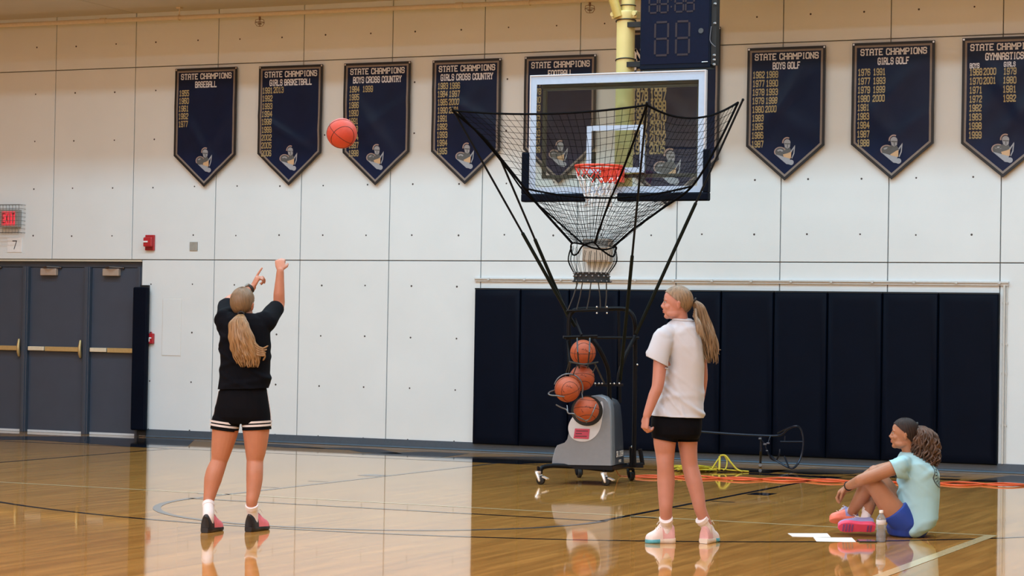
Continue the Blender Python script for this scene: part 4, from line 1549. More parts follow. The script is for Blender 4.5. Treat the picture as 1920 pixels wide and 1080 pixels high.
# ================================================================== LOOSE GEAR NEAR THE WALL
# dark tubular frame
DF = 23.75
fz = lambda x, y, d=0: at(x, y, DF + d)
t = empty('folded_frame', fl(1430, 872), 'dark tubular metal frame standing by the navy pads', 'frame')
m_fr = mat('dark_blue_grey_tube', (.022, .028, .045), .3, metal=.5, noise=.05)
MB().tube(smoothpath([fz(1262, 806, .1), fz(1310, 809), fz(1380, 814), fz(1445, 817), fz(1465, 815, -.05), fz(1473, 808, -.1), fz(1480, 803, -.15), fz(1490, 799, -.2), fz(1499, 801, -.2), fz(1505, 815, -.2), fz(1506, 836, -.2), fz(1502, 856, -.2), fz(1494, 872, -.25), fz(1484, 878, -.3), fz(1466, 870, -.2), fz(1452, 861, -.1), fz(1446, 855, 0)], 5), .011, 8).build('main_tube', m_fr, t)
mb = MB().tube([fz(1463, 828, -.1), fz(1505, 828, -.2)], .007, 8)
mb.tube([fz(1458, 812, .1), fz(1476, 803, -.05), fz(1490, 799, -.2)], .008, 8)
mb.tube([fz(1472, 818, -.1), fz(1471, 829, -.1)], .006, 8)
mb.tube(smoothpath([fz(1440, 850), fz(1446, 860), fz(1455, 863), fz(1461, 852, -.05), fz(1462, 842, -.05)], 4), .009, 8)
mb.tube([fz(1471, 856, -.1), fz(1479, 876, -.3)], .009, 8)
mb.tube([fz(1425, 822.5, -.02), fz(1434, 832, -.02), fz(1440, 831, -.03), fz(1443, 822, -.02), fz(1445, 817)], .007, 8)
mb.tube([fz(1434, 832, -.02), fz(1438, 845, -.03), fz(1446, 858)], .007, 8)
mb.build('cross_tube', m_fr, t)
MB().tube([fz(1427, 818, .0), fz(1426.5, 845, .0), fl(1425.5, 871.5, .02)], .013, 8).build('leg', m_fr, t)
MB().tube([fl(1425.5, 872, .03), fl(1425.5, 872, .002)], .018, 10).build('foot_cap', mat('dull_foot_cap', (.20, .22, .25), .5, noise=.05), t)
for x, y, s in ((1425, 822.5, .012), (1434, 833, .013), (1440, 831, .012), (1438, 845, .009)):
    MB().obox(fz(x, y, -.03), R0 * s * 1.3, Z * s * .7, F0 * s).build('joint', mat('grey_joint', (.16, .17, .20), .35, metal=.5, noise=.1), t, smooth=False, bevel=.003)

# yellow agility straps
m_yel = mat('yellow_strap', (.62, .50, .035), .6, noise=.1)
t = empty('agility_straps', fl(1330, 886), 'tangled pile of yellow straps on the floor near the pads', 'straps')
mb = MB()
r2 = random.Random(5)
for k in range(20):
    x0, y0 = 1262 + r2.uniform(0, 18), 870 + r2.uniform(0, 10)
    x1, y1 = 1318 + r2.uniform(0, 26), 877 + r2.uniform(-2, 5)
    pts = [fl(x0, y0 + 2, .02 + r2.uniform(0, .05)), fl((x0 + x1) / 2, (y0 + y1) / 2 + r2.uniform(-3, 3), .02 + r2.uniform(0, .05)), fl(x1, y1, .015)]
    mb.tube(smoothpath(pts, 5), .014, 6, rb=.005)
mb.build('strap_pile', m_yel, t, kind='stuff')
f0 = lambda x, y, z: fl(x, y, 0) + V(0, 0, z)
mb = MB()
mb.tube(smoothpath([f0(1326, 884, .03), f0(1345, 884, .03), f0(1370, 885, .02), f0(1404, 886, .012)], 5), .008, 6)
mb.tube(smoothpath([f0(1334, 884, .02), f0(1343, 884, .10), f0(1352, 884, .165), f0(1358, 884, .17)], 5), .008, 6)
mb.tube(smoothpath([f0(1350, 884, .165), f0(1360, 884.5, .165), f0(1370, 885, .10), f0(1382, 885.5, .03), f0(1392, 886, .012)], 5), .010, 6)
mb.tube(smoothpath([f0(1349, 884, .155), f0(1349, 884.5, .08), f0(1348.5, 885, .02)], 4), .012, 6)
mb.tube(smoothpath([f0(1358, 884, .165), f0(1363, 884.5, .11), f0(1361, 885, .04), f0(1356, 885, .02)], 4), .008, 6)
mb.build('strap_loop', m_yel, t)

# orange cord lying doubled along the floor
m_or = mat('orange_cord', (.75, .115, .035), .55, noise=.05)
mb = MB()
xs = np.arange(1192, 1936, 8.0)
yc = lambda x: np.interp(x, [1190, 1300, 1400, 1500, 1600, 1700, 1800, 1936], [893.5, 895.5, 898.5, 900, 903, 905.5, 907.5, 909.5])
for s in (-1, 1):
    pts = []
    for x in xs:
        w = 3.2 * math.sin((x - 1192) / 744 * math.pi * 9 + .4) * s
        p = fl(x, yc(x) + w * .8, .007)
        p[2] = .008 + .005 * (s > 0)
        pts.append(p)
    mb.tube(pts, .0095, 6)
tag(mb.build('extension_cord', m_or), 'doubled orange extension cord running along the floor by the base line', 'cord')

# papers, phone, bottle
def sheet(corners, label, z):
    P = [fl(x, y) for x, y in corners]
    mb = MB()
    n = 8
    vs = []
    for j in range(n + 1):
        for i in range(n + 1):
            u, v = i / n, j / n
            p = lerp(lerp(P[0], P[1], u), lerp(P[3], P[2], u), v)
            p[2] = z - .002 + .0010 * (2 * u - 1) ** 2 * (.4 + .6 * v) + .0004 * math.sin(5 * v)
            vs.append(p)
    q = len(vs)
    vs += [p + V(0, 0, -.0012) for p in vs]
    fs = []
    for j in range(n):
        for i in range(n):
            a = j * (n + 1) + i
            fs.append((a, a + 1, a + n + 2, a + n + 1))
            fs.append((a + q, a + n + 1 + q, a + n + 2 + q, a + 1 + q))
    e = [i for i in range(n + 1)] + [j * (n + 1) + n for j in range(1, n + 1)] + [n * (n + 1) + i for i in range(n - 1, -1, -1)] + [j * (n + 1) for j in range(n - 1, 0, -1)]
    fs += [(e[i], e[i] + q, e[(i + 1) % len(e)] + q, e[(i + 1) % len(e)]) for i in range(len(e))]
    mb.add(vs, fs)
    tag(mb.build('paper_sheet', mat('white_paper', (.86, .86, .86), .7, noise=.02)), label, 'paper', 'paper sheets on the floor')


sheet([(1477, 1000.5), (1551, 1000.5), (1557.5, 1007.5), (1486, 1006.5)], 'white paper sheet on the floor, the left and farther one', .004)
sheet([(1525, 1008), (1597, 1008.5), (1605, 1016.5), (1531, 1015.5)], 'white paper sheet on the floor, the one nearer the bottle', .004)
t = empty('phone', fl(1624, 1016), 'thin dark phone lying flat between the paper and the bottle', 'phone')
p0, p1, p2, p3 = fl(1606, 1013.5), fl(1638, 1014.5), fl(1645, 1017.6), fl(1611, 1017.4)
mb = MB().loft([[p + V(0, 0, z) for p in (p0, p1, p2, p3)] for z in (.001, .010)])
mb.build('case', mat('dark_phone_case', (.02, .02, .025), .3, noise=.05), t, smooth=False, bevel=.003)
c = (p0 + p1 + p2 + p3) / 4
MB().loft([[c + (p - c) * .93 + V(0, 0, z) for p in (p0, p1, p2, p3)] for z in (.0098, .0108)]).build('screen', mat('grey_screen', (.16, .16, .20), .1, noise=.05), t, smooth=False)

m_bottle = glass_material('clear_bottle', (.97, .98, .99), 1.4, .12, .20)
bp_ = fl(1651.5, 1016)
t = empty('water_bottle', bp_, 'clear plastic water bottle with white cap standing beside the blue shorts', 'bottle')
bh = 58 / FPX * np.linalg.norm(bp_ - CAM)
pr = [(0, .026), (.01, .031), (.10, .033), (.13, .030), (.17, .033), (.28, .032), (.33, .029), (.38, .032), (.50, .033), (.70, .033), (.76, .030), (.84, .018), (.88, .0125), (.95, .0125)]
rg = [[bp_ + V(r * math.cos(a), r * math.sin(a), .001 + f * bh) for a in np.linspace(0, 2 * math.pi, 24, endpoint=False)] for f, r in pr]
MB().loft(rg).build('bottle_body', m_bottle, t)
rg = [[bp_ + V(r * .93 * math.cos(a), r * .93 * math.sin(a), .003 + f * bh) for a in np.linspace(0, 2 * math.pi, 20, endpoint=False)] for f, r in pr[:8]]
MB().loft(rg).build('water', m_bottle, t)
MB().loft([[bp_ + V(r * math.cos(a), r * math.sin(a), f * bh) for a in np.linspace(0, 2 * math.pi, 24, endpoint=False)] for f, r in ((.555, .0335), (.56, .0342), (.695, .0342), (.70, .0335))], False).build('paper_label', mat('bottle_label', (.66, .66, .72), .5, noise=.05), t)
MB().tube([bp_ + Z * bh * .915, bp_ + Z * bh * .92, bp_ + Z * bh * .995, bp_ + Z * bh], [.0135, .0148, .0148, .012], 16).build('cap', m_white, t)
# ================================================================== PEOPLE
m_skin1 = mat('skin_tanned', (.46, .205, .130), .5, sss=.12, noise=.05, nscale=14)
m_skin2 = mat('skin_fair', (.47, .225, .175), .5, sss=.12, noise=.05, nscale=14)
m_skin3 = mat('skin_brown', (.40, .190, .110), .5, sss=.10, noise=.05, nscale=14)
m_lip = mat('lips', (.42, .13, .11), .45, noise=.05)
m_eye = mat('eye_white', (.42, .40, .39), .3, noise=.02)
m_iris = mat('dark_iris', (.03, .025, .02), .2, noise=.05)
m_brow = mat('eyebrow_hair', (.24, .14, .085), .8, noise=.1)
m_hair1 = mat('honey_blond_hair', (.25, .150, .068), .42, noise=.32, nscale=22, stretch=(2.6, 2.6, .22), bump=.25, bscale=60)
m_hair1c = mat('pulled_back_blond_hair', (.175, .118, .068), .45, noise=.22, nscale=22, stretch=(2.6, 2.6, .3), bump=.15, bscale=60)
m_hair2 = mat('dark_blond_hair', (.20, .138, .080), .42, noise=.34, nscale=22, stretch=(2.6, 2.6, .3), bump=.25, bscale=60)
m_hair3 = mat('dark_brown_hair', (.022, .013, .011), .6, spec=.25, noise=.25, nscale=22, bump=.2, bscale=60)
m_hair3b = mat('curly_brown_hair', (.088, .049, .033), .5, noise=.45, nscale=16, bump=.35, bscale=70)
m_tee_black = mat('black_cotton', (.0032, .0042, .0075), .9, spec=.10, noise=.15, nscale=8)
m_short_black = mat('black_mesh_shorts', (.0025, .0030, .0055), .8, spec=.10, noise=.15, nscale=8)
m_tee_white = mat('white_cotton', (.52, .57, .65), .9, spec=.2, noise=.03, nscale=6)
m_tee_mint = mat('pale_mint_cotton', (.35, .60, .69), .9, spec=.2, noise=.04, nscale=6)
m_short_blue = mat('royal_blue_shorts', (.012, .055, .36), .6, noise=.1, nscale=8)
m_stripe = mat('white_trim_stripe', (.62, .61, .64), .7, noise=.04)
m_sock = mat('white_sock', (.74, .73, .77), .85, noise=.03, bump=.1, bscale=90)
m_pink = mat('coral_pink_knit', (.72, .17, .21), .5, noise=.08)
m_shoeblack = mat('black_shoe', (.010, .010, .012), .4, noise=.1)
m_shoewhite = mat('off_white_shoe', (.76, .68, .68), .5, noise=.04)
m_shoerose = mat('rose_shoe', (.70, .42, .44), .5, noise=.06)
m_cyan = mat('cyan_rubber', (.09, .42, .55), .4, noise=.06)
m_cream = mat('cream_rubber', (.74, .69, .62), .5, noise=.04)
m_sole_pink = mat('hot_pink_rubber', (.80, .085, .20), .45, noise=.05)
m_sole_orange = mat('salmon_rubber', (.85, .22, .15), .45, noise=.05)
m_lav = mat('lavender_knit', (.30, .30, .58), .55, noise=.08)
m_lace = mat('pale_lace', (.70, .68, .66), .7, noise=.05)


def oval(c, A, B, n=28, p=2.0):
    c, A, B = np.asarray(c, float), np.asarray(A, float), np.asarray(B, float)
    out = []
    for j in range(n):
        t = 2 * math.pi * j / n
        co_, si = math.cos(t), math.sin(t)
        out.append(c + A * math.copysign(abs(co_) ** (2 / p), co_) + B * math.copysign(abs(si) ** (2 / p), si))
    return out


def hand(mb, wrist, d, pn, curl=.5, flip=1, s=1.0, spread=.06, curls=None, thumb=.5):
    """palm, four fingers and a thumb; d = direction, pn = palm normal, flip = thumb side"""
    d = nrm(d)
    pn = nrm(pn - d * (np.asarray(pn) @ d))
    l = np.cross(d, pn) * flip          # thumb side
    w = np.asarray(wrist, float)
    mb.tube([w - d * .02 * s, w + d * .005 * s, w + d * .035 * s, w + d * .065 * s, w + d * .085 * s], [.025 * s, .026 * s, .035 * s, .038 * s, .036 * s], 12,
            ref=pn, rb=[.019 * s, .018 * s, .016 * s, .0145 * s, .012 * s])
    lens = [(.040, .025, .020), (.045, .029, .021), (.041, .027, .021), (.032, .020, .018)]
    for k in range(4):
        off = (1.5 - k) * .0185 * s
        b = w + d * ((.080 - abs(1.2 - k) * .004) * s) + l * off
        a = (curls[k] if curls else curl)
        fd = nrm(d + l * (1.5 - k) * spread)
        pts = [b - fd * .02 * s, b]
        ang = 0
        for q, L in enumerate(lens[k]):
            ang += a * (1.0, 1.15, .8)[q]
            dd = fd * math.cos(ang) + pn * math.sin(ang)
            pts.append(pts[-1] + dd * L * s)
        r = .0088 * s * (1, 1.03, 1, .88)[k]
        mb.tube(pts, [r * 1.05, r * 1.05, r, r * .92, r * .8], 9, dome=True)
    b = w + d * .018 * s + l * .022 * s
    t1 = nrm(d * .75 + l * .75 + pn * .35)
    t2 = nrm(d * .95 + l * .15 + pn * (.25 + thumb))
    mb.tube([b, b + t1 * .036 * s, b + t1 * .036 * s + t2 * .030 * s, b + t1 * .036 * s + t2 * .052 * s], [.0135 * s, .0115 * s, .0098 * s, .008 * s], 9, dome=True)


def head_shape(mb, c, f, u, neck_to, s=1.0, neck_r=.050):
    """head facing f: skull, face, nose, lips, jaw, ears, neck"""
    f = nrm(f)
    u = nrm(np.asarray(u) - f * (np.asarray(u) @ f))
    l = np.cross(u, f)
    ax = [f, l, u]
    P = lambda a, b, z: c + f * (a * s) + l * (b * s) + u * (z * s)
    mb.ball(P(-.010, 0, .020), (.094 * s, .074 * s, .092 * s), 24, 16, ax)
    mb.ball(P(.025, 0, -.040), (.060 * s, .056 * s, .070 * s), 20, 14, ax)
    mb.ball(P(.030, 0, .035), (.056 * s, .058 * s, .060 * s), 18, 12, ax)
    mb.ball(P(.060, 0, -.090), (.024 * s, .026 * s, .019 * s), 14, 10, ax)
    for b in (-1, 1):
        mb.ball(P(.018, b * .038, -.072), (.048 * s, .020 * s, .024 * s), 14, 10, ax)
        mb.ball(P(.056, b * .034, -.026), (.026 * s, .024 * s, .022 * s), 12, 8, ax)
        mb.ball(P(.074, b * .030, .020), (.012 * s, .022 * s, .008 * s), 12, 8, ax)
        mb.ball(P(.078, b * .030, -.003), (.006 * s, .016 * s, .009 * s), 12, 8, ax)
        mb.ball(P(.090, b * .011, -.028), (.011 * s, .009 * s, .008 * s), 10, 8, ax)
        mb.ball(P(-.018, b * .074, -.012), (.017 * s, .010 * s, .031 * s), 12, 8, [nrm(f + l * b * .35), l, u])
        mb.ball(P(-.022, b * .079, .004), (.017 * s, .008 * s, .017 * s), 12, 8, [nrm(f + l * b * .4), l, u])
    mb.tube([P(.076, 0, .022), P(.086, 0, -.003), P(.0985, 0, -.021), P(.086, 0, -.034)], [.008 * s, .0100 * s, .0115 * s, .010 * s], 10, dome=True)
    mb.ball(P(.080, 0, -.050), (.011 * s, .024 * s, .0075 * s), 12, 8, ax)
    mb.ball(P(.078, 0, -.063), (.011 * s, .021 * s, .0080 * s), 12, 8, ax)
    mb.tube([P(-.020, 0, .0), P(-.022, 0, -.05), lerp(P(-.022, 0, -.07), neck_to, .5), np.asarray(neck_to)], [.055 * s, neck_r, neck_r * .98, neck_r * 1.15], 16)
    return ax, P


def face_parts(c, f, u, root, s=1.0, brow=None):
    f = nrm(f)
    u = nrm(np.asarray(u) - f * (np.asarray(u) @ f))
    l = np.cross(u, f)
    ax = [f, l, u]
    P = lambda a, b, z: c + f * (a * s) + l * (b * s) + u * (z * s)
    for b in (-1, 1):
        e = MB().ball(P(.0740, b * .031, .0055), (.0105 * s, .0115 * s, .0062 * s), 12, 8, ax).build('eye', m_eye, root)
        MB().ball(P(.0815, b * .031, .0055), (.0042 * s, .0055 * s, .0055 * s), 10, 8, ax).build('iris', m_iris, e)
        ld = MB()
        ld.tube([P(.078, b * .019, .0085), P(.0850, b * .030, .0125), P(.078, b * .043, .0075)], .0014 * s, 6)
        ld.build('eyelash', m_brow, root)
        MB().tube([P(.0855, b * .015, .0245), P(.0855, b * .030, .0285), P(.074, b * .047, .0255)], [.0018, .0022, .0012], 6, ref=u, rb=[.0026, .0030, .0016]).build('eyebrow', brow or m_brow, root)
    lp = MB()
    lp.tube([P(.078, -.020, -.0555), P(.0895, -.006, -.0515), P(.0905, 0, -.0525), P(.0895, .006, -.0515), P(.078, .020, -.0555)], [.002, .004, .0042, .004, .002], 7)
    lp.tube([P(.078, -.019, -.0575), P(.0885, 0, -.0625), P(.078, .019, -.0575)], [.002, .0048, .002], 7)
    lp.build('lips', m_lip, root)


def hair_cap(c, f, u, root, material, s=1.0, line=.058, back=-.085, thick=.010, tight=1.0, name='hair'):
    """hair drawn back over the skull; front hairline, sides behind the temples and ears free"""
    f = nrm(f)
    u = nrm(np.asarray(u) - f * (np.asarray(u) @ f))
    l = np.cross(u, f)
    nu, nv = 150, 96
    grid = {}
    mb = MB()
    vs, fs = [], []

    def pt(i, j, k):
        th = math.pi * j / nv
        ph = 2 * math.pi * i / nu
        x, y, z = math.sin(th) * math.cos(ph), math.sin(th) * math.sin(ph), math.cos(th)
        e = (thick * k + .0011 * math.sin(ph * 31 + z * 9) * k) * tight
        return V((.095 + e) * x * s - .010 * s, (.0755 + e) * y * s, (.0935 + e) * z * s + .020 * s)

    def inside(q):
        x, y, z = q / s
        if z < -.070 + .35 * max(0, -.02 - x) * 0:
            return False
        if z < .076 + (line - .064):
            if x > .066 + (line - .064) - (.076 - z) * (1.18 if z > -.01 else 1.0):
                return False
        return x < .080 + (line - .064)

    idx = {}
    for k in (0, 1):
        for j in range(nv + 1):
            for i in range(nu):
                q = pt(i, j, k)
                idx[(i, j, k)] = len(vs)
                vs.append(c + f * q[0] + l * q[1] + u * q[2])
    keep = set()
    for j in range(nv):
        for i in range(nu):
            q = pt(i + .5, j + .5, 1)
            if inside(q):
                keep.add((i, j))
    for (i, j) in keep:
        a = (i + 1) % nu
        fs.append((idx[(i, j, 1)], idx[(a, j, 1)], idx[(a, j + 1, 1)], idx[(i, j + 1, 1)]))
        fs.append((idx[(i, j, 0)], idx[(i, j + 1, 0)], idx[(a, j + 1, 0)], idx[(a, j, 0)]))
        for (di, dj, e0, e1) in ((-1, 0, (i, j), (i, j + 1)), (1, 0, (a, j), (a, j + 1)), (0, -1, (i, j), (a, j)), (0, 1, (i, j + 1), (a, j + 1))):
            if ((i + di) % nu, j + dj) not in keep:
                fs.append((idx[(*e0, 0)], idx[(*e1, 0)], idx[(*e1, 1)], idx[(*e0, 1)]))
    mb.add(vs, fs)
    used = sorted({q for fc in mb.f for q in fc})
    re = {o_: n_ for n_, o_ in enumerate(used)}
    mb.v = [mb.v[q] for q in used]
    mb.f = [tuple(re[q] for q in fc) for fc in mb.f if len(set(fc)) > 2]
    return mb.build(name, material, root)


def locks(path, widths, depth, n, seed, side, out, root, material, name='ponytail', r=.012, wave=0.0, wl_=.09, curl=0.0, end=1.0):
    """a tail of n tapering locks along path, fanned by widths to the side and depth outward"""
    rr = random.Random(seed)
    P = smoothpath(path, 8)
    m = len(P)
    W = np.interp(np.linspace(0, 1, m), np.linspace(0, 1, len(widths)), widths)
    mb = MB()
    side, out = nrm(side), nrm(out)
    for k in range(n):
        a = 2 * math.pi * k * .618034
        q = math.sqrt((k + .5) / n)
        sx, so = q * math.cos(a), q * math.sin(a)
        last = int(m * (end - .22 * rr.random() * (.4 + q)))
        ph, am, wlk = rr.uniform(0, 6), rr.uniform(.4, 1.4), rr.uniform(.7, 1.3)
        jx, jo = rr.uniform(-.006, .006), rr.uniform(-.006, .006)
        pts, rad = [], []
        for i in range(0, max(last, 6)):
            t = i / (m - 1)
            L = t * 30
            wv_ = wave * am * t ** .6
            L = L * wlk
            x = sx * W[i] + wv_ * math.sin(ph + L * wl_ * 10) + jx * t
            y = so * min(W[i], depth) + wv_ * math.cos(ph + L * wl_ * 10) * .8 + jo * t
            pts.append(P[i] + side * x + out * y)
            e = 1 - max(0, (i / max(last - 1, 1) - .75) / .25) * .8
            rad.append(r * (.55 + .6 * min(1, t * 4)) * e)
        mb.tube(pts, rad, 6, dome=False)
    return mb.build(name, material, root)


def band(mb, rings_c, m_off=.004):
    """open ring band from a list of rings"""
    mb.loft(rings_c, cap=False)


def shoe(root, heel, d, up=Z, L=.262, wd=.046, m_sole=None, m_heel=None, m_toe=None, m_tongue=None, m_collar=None, sole_toe=None, split=.46, h=1.0, label=None, tread=None):
    """trainer with shaped sole, two-tone upper, tongue, laces"""
    d = nrm(d)
    up = nrm(np.asarray(up, float) - d * (np.asarray(up, float) @ d))
    l = np.cross(up, d)
    h0 = np.asarray(heel, float)
    s_o = bpy.data.objects.new('shoe', None)
    COL.objects.link(s_o)
    s_o.parent = root
    s_o.location = tuple(h0 - parent_origin(root))
    if label:
        s_o['label'] = label
    S = [0, .04, .12, .25, .40, .55, .70, .82, .92, .97, 1.0]
    Wd = [.55, .72, .82, .80, .76, .86, 1.0, .98, .80, .58, .30]
    toe = lambda s: max(0, s - .78) ** 2 * .35 + max(0, .06 - s) ** 2 * 2
    th = lambda s: .034 - .010 * s

    def sole_ring(z, k):
        a, b = [], []
        for s, w in zip(S, Wd):
            base = h0 + d * (s * L) + up * ((z * th(s) if z else 0) + toe(s) * L * .35 + .002)
            a.append(base + l * (wd * w * k))
            b.append(base - l * (wd * w * k))
        return a + b[::-1]

    def part(s0, s1, fn, name, m_):
        mb = MB()
        fn(mb, s0, s1)
        return mb.build(name, m_, s_o)

    def solefn(mb, s0, s1):
        rings = []
        for s in np.linspace(s0, s1, 14):
            w = np.interp(s, S, Wd) * wd
            z0 = toe(s) * L * .35 + .001
            z1 = z0 + th(s)
            c = h0 + d * (s * L)
            rings.append([c + l * (w * a) + up * (z0 + (z1 - z0) * b) for a, b in ((-.90, 0), (.90, 0), (1.04, .25), (1.06, .7), (1.0, 1), (-1.0, 1), (-1.06, .7), (-1.04, .25))])
        mb.loft(rings)

    if sole_toe is not None:
        part(0, .56, solefn, 'sole', m_sole)
        part(.56, 1.0, solefn, 'sole_front', sole_toe)
    else:
        part(0, 1.0, solefn, 'sole', m_sole)
    Hs = [.0, .05, .15, .28, .38, .46, .58, .72, .85, .95, 1.0]
    Hh = [.058, .082, .088, .080, .082, .088, .072, .054, .044, .034, .020]

    def upfn(mb, s0, s1):
        rings = []
        for s in np.linspace(s0, s1, 14):
            w = np.interp(s, S, Wd) * wd * (.98 if s < .9 else .92)
            z0 = toe(s) * L * .35 + th(s) * .75
            hh = np.interp(s, Hs, Hh) * h
            topw = np.interp(s, [0, .3, .5, .7, 1], [.62, .66, .50, .70, .8])
            c = h0 + d * (s * L + (.010 if s == 0 else 0))
            ring = []
            for q in range(20):
                a = math.pi * q / 19
                ca, sa = math.cos(a), math.sin(a)
                k = 1 - (1 - topw) * sa ** 1.5
                ring.append(c + l * (w * math.copysign(abs(ca) ** .62, ca) * k) + up * (z0 + (hh) * sa ** .7))
            rings.append(ring)
        mb.loft(rings)

    part(.0, split, upfn, 'heel_upper', m_heel)
    part(split - .01, .995, upfn, 'toe_upper', m_toe)
    tg = MB()
    c = h0 + d * (.44 * L) + up * (.098 * h)
    tg.tube([h0 + d * (.58 * L) + up * .072 * h, c, c - d * .012 + up * .022 * h], [.018, .024, .020], 10, ref=l, rb=[.008, .009, .006])
    tg.build('tongue', m_tongue or m_toe, s_o)
    lc = MB()
    for k in range(4):
        s = .48 + .055 * k
        z = np.interp(s, Hs, Hh) * h + th(s) * .75 + .003
        c = h0 + d * (s * L) + up * z
        lc.tube([c - l * .022 - up * .010, c + up * .004, c + l * .022 - up * .010], .0032, 6)
    lc.tube([h0 + d * .46 * L + up * .108 * h, h0 + d * .50 * L + up * .128 * h + l * .012, h0 + d * .56 * L + up * .118 * h + l * .024], .0028, 6)
    lc.tube([h0 + d * .46 * L + up * .108 * h, h0 + d * .52 * L + up * .124 * h - l * .016, h0 + d * .58 * L + up * .104 * h - l * .026], .0028, 6)
    lc.build('laces', m_lace, s_o)
    if tread:
        tr_ = MB()
        for s in (.12, .20, .62, .70, .78, .86):
            w = np.interp(s, S, Wd) * wd * .7
            c = h0 + d * s * L - up * .001
            tr_.obox(c, l * w, d * .006, up * .0022)
        tr_.build('tread', tread, s_o, smooth=False)
    return s_o


def sock(root, pts, rads, material=None):
    mb = MB()
    P = smoothpath(pts, 5)
    r = np.interp(np.linspace(0, 1, len(P)), np.linspace(0, 1, len(rads)), rads)
    mb.tube(P, list(r), 16)
    o = mb.build('sock', material or m_sock, root)
    cf = MB()
    t = nrm(np.asarray(pts[0], float) - np.asarray(pts[1], float))
    cf.tube([P[0] - t * .028, P[0] - t * .026, P[0] + t * .001, P[0] + t * .003], [rads[0] * 1.0, rads[0] * 1.07, rads[0] * 1.07, rads[0] * 1.0], 16)
    cf.build('cuff', material or m_sock, o)
    return o


def limb(mb, pts, rads, k=5, n=16, dome=True):
    P = smoothpath(pts, k)
    r = np.interp(np.linspace(0, 1, len(P)), np.linspace(0, 1, len(rads)), rads)
    mb.tube(P, list(r), n, dome=dome)


def trim(me, root, cuts, solid=.004):
    """open a fused garment at hem, cuffs and neck: cut by plane inside a ball (world coordinates)"""
    og_ = parent_origin(root)
    bm = bmesh.new()
    bm.from_mesh(me)
    for (c, n, rad) in cuts:
        c_ = Vector(np.asarray(c) - og_)
        vs = [v for v in bm.verts if (v.co - c_).length < rad]
        st_ = set(vs)
        es = [e for e in bm.edges if e.verts[0] in st_ and e.verts[1] in st_]
        fs = [f for f in bm.faces if all(v in st_ for v in f.verts)]
        bmesh.ops.bisect_plane(bm, geom=vs + es + fs, plane_co=c_, plane_no=Vector(nrm(n)), clear_outer=True)
    bmesh.ops.delete(bm, geom=[v for v in bm.verts if not v.link_faces], context='VERTS')
    left, best = set(bm.verts), set()      # keep the garment, drop loose scraps of the cut ends
    while left:
        q_ = [left.pop()]
        isl = set(q_)
        while q_:
            for e_ in q_.pop().link_edges:
                for v_ in e_.verts:
                    if v_ in left:
                        left.discard(v_)
                        isl.add(v_)
                        q_.append(v_)
        if len(isl) > len(best):
            best = isl
    bmesh.ops.delete(bm, geom=[v for v in bm.verts if v not in best], context='VERTS')
    bm.to_mesh(me)
    bm.free()
    me.polygons.foreach_set('use_smooth', [True] * len(me.polygons))
    me.update()


def thicken(o, t=.004):
    m_ = o.modifiers.new('cloth_thickness', 'SOLIDIFY')
    m_.thickness, m_.offset = t, -1
    return o


def wrinkles(seed, amp, dirs):
    rr = random.Random(seed)
    ws = []
    for (dx, dy, dz, fr_, a) in dirs:
        ws.append((V(dx, dy, dz), fr_, a, rr.uniform(0, 6)))

    def fn(co):
        e = np.zeros(len(co))
        for d, fr_, a, ph in ws:
            t = co @ nrm(d) * fr_ + ph + 1.1 * np.sin(co @ V(7, 5, 9) + ph)
            e += a * np.maximum(0, np.sin(t)) ** 3
        m_ = .5 + .5 * np.sin(co @ V(11, -6, 8) + seed)
        return amp * e * m_
    return fn


# ---------------------------------------------------------------- the shooter (black shirt, seen from behind)
DS = 15.55
S = lambda x, y, d=0.0: at(x, y, DS + d)
sp_ = 1.0 / FPX * DS
def under(heel, dvec, k, z):
    return heel + nrm(dvec) * k + Z * z


hL, dL = fl(383, 999.5), nrm(F0 + R0 * .30)
hR, dR = fl(465, 997.5), nrm(F0 + R0 * .42)
foot = fl(432, 994)
shooter = empty('person', foot, 'person shooting with raised arms, black shirt and black shorts with white stripes', 'person', 'people on the court')
hc = S(455.5, 569.5, .03)
hf = nrm(F0 + R0 * .28 + Z * .22)
hu = nrm(Z - F0 * .2)
b = MB()
head_shape(b, hc, hf, hu, S(458, 603, -.01), 1.0, .050)
# trunk
tor = [(596, 430, 490, .060), (606, 420, 500, .085), (640, 417, 502, .098), (680, 419, 500, .096), (705, 420, 498, .092), (735, 413, 500, .105), (765, 408, 501, .115), (785, 412, 500, .10)]
b.loft([oval(S((l_ + r_) / 2, y), R0 * ((r_ - l_) / 2 * sp_), F0 * d, 28, 2.3) for y, l_, r_, d in tor])
# legs
limb(b, [S(428, 765), S(422.5, 806, .0), S(416, 840, .01), S(411, 864, .02), S(403.5, 884, -.005), S(399, 900, -.012), S(394.5, 922, -.024), S(391, 942, -.045), under(hL, dL, .062, .118)],
     [.088, .094, .0745, .0575, .0635, .0620, .047, .036, .034], 5, 20)
limb(b, [S(478, 765), S(480, 806, .0), S(479.5, 840, .01), S(478, 864, .02), S(477.5, 884, -.005), S(477, 900, -.012), S(475, 922, -.024), S(472, 942, -.035), under(hR, dR, .062, .118)],
     [.088, .095, .0765, .0585, .0595, .0580, .049, .040, .035], 5, 20)
# right arm (follow-through)
rs, re_, rw = S(497, 600, .02), S(522, 574, .26), S(525.5, 508, .26)
limb(b, [S(485, 604, 0), rs, lerp(rs, re_, .55), re_, lerp(re_, rw, .35), lerp(re_, rw, .75), rw], [.055, .058, .050, .042, .040, .031, .026], 5, 16)
hand(b, rw + Z * .004, nrm(F0 * .55 + Z * .85 - R0 * .1), nrm(F0 * .7 - Z * .6), .62, -1, 1.0, .05)
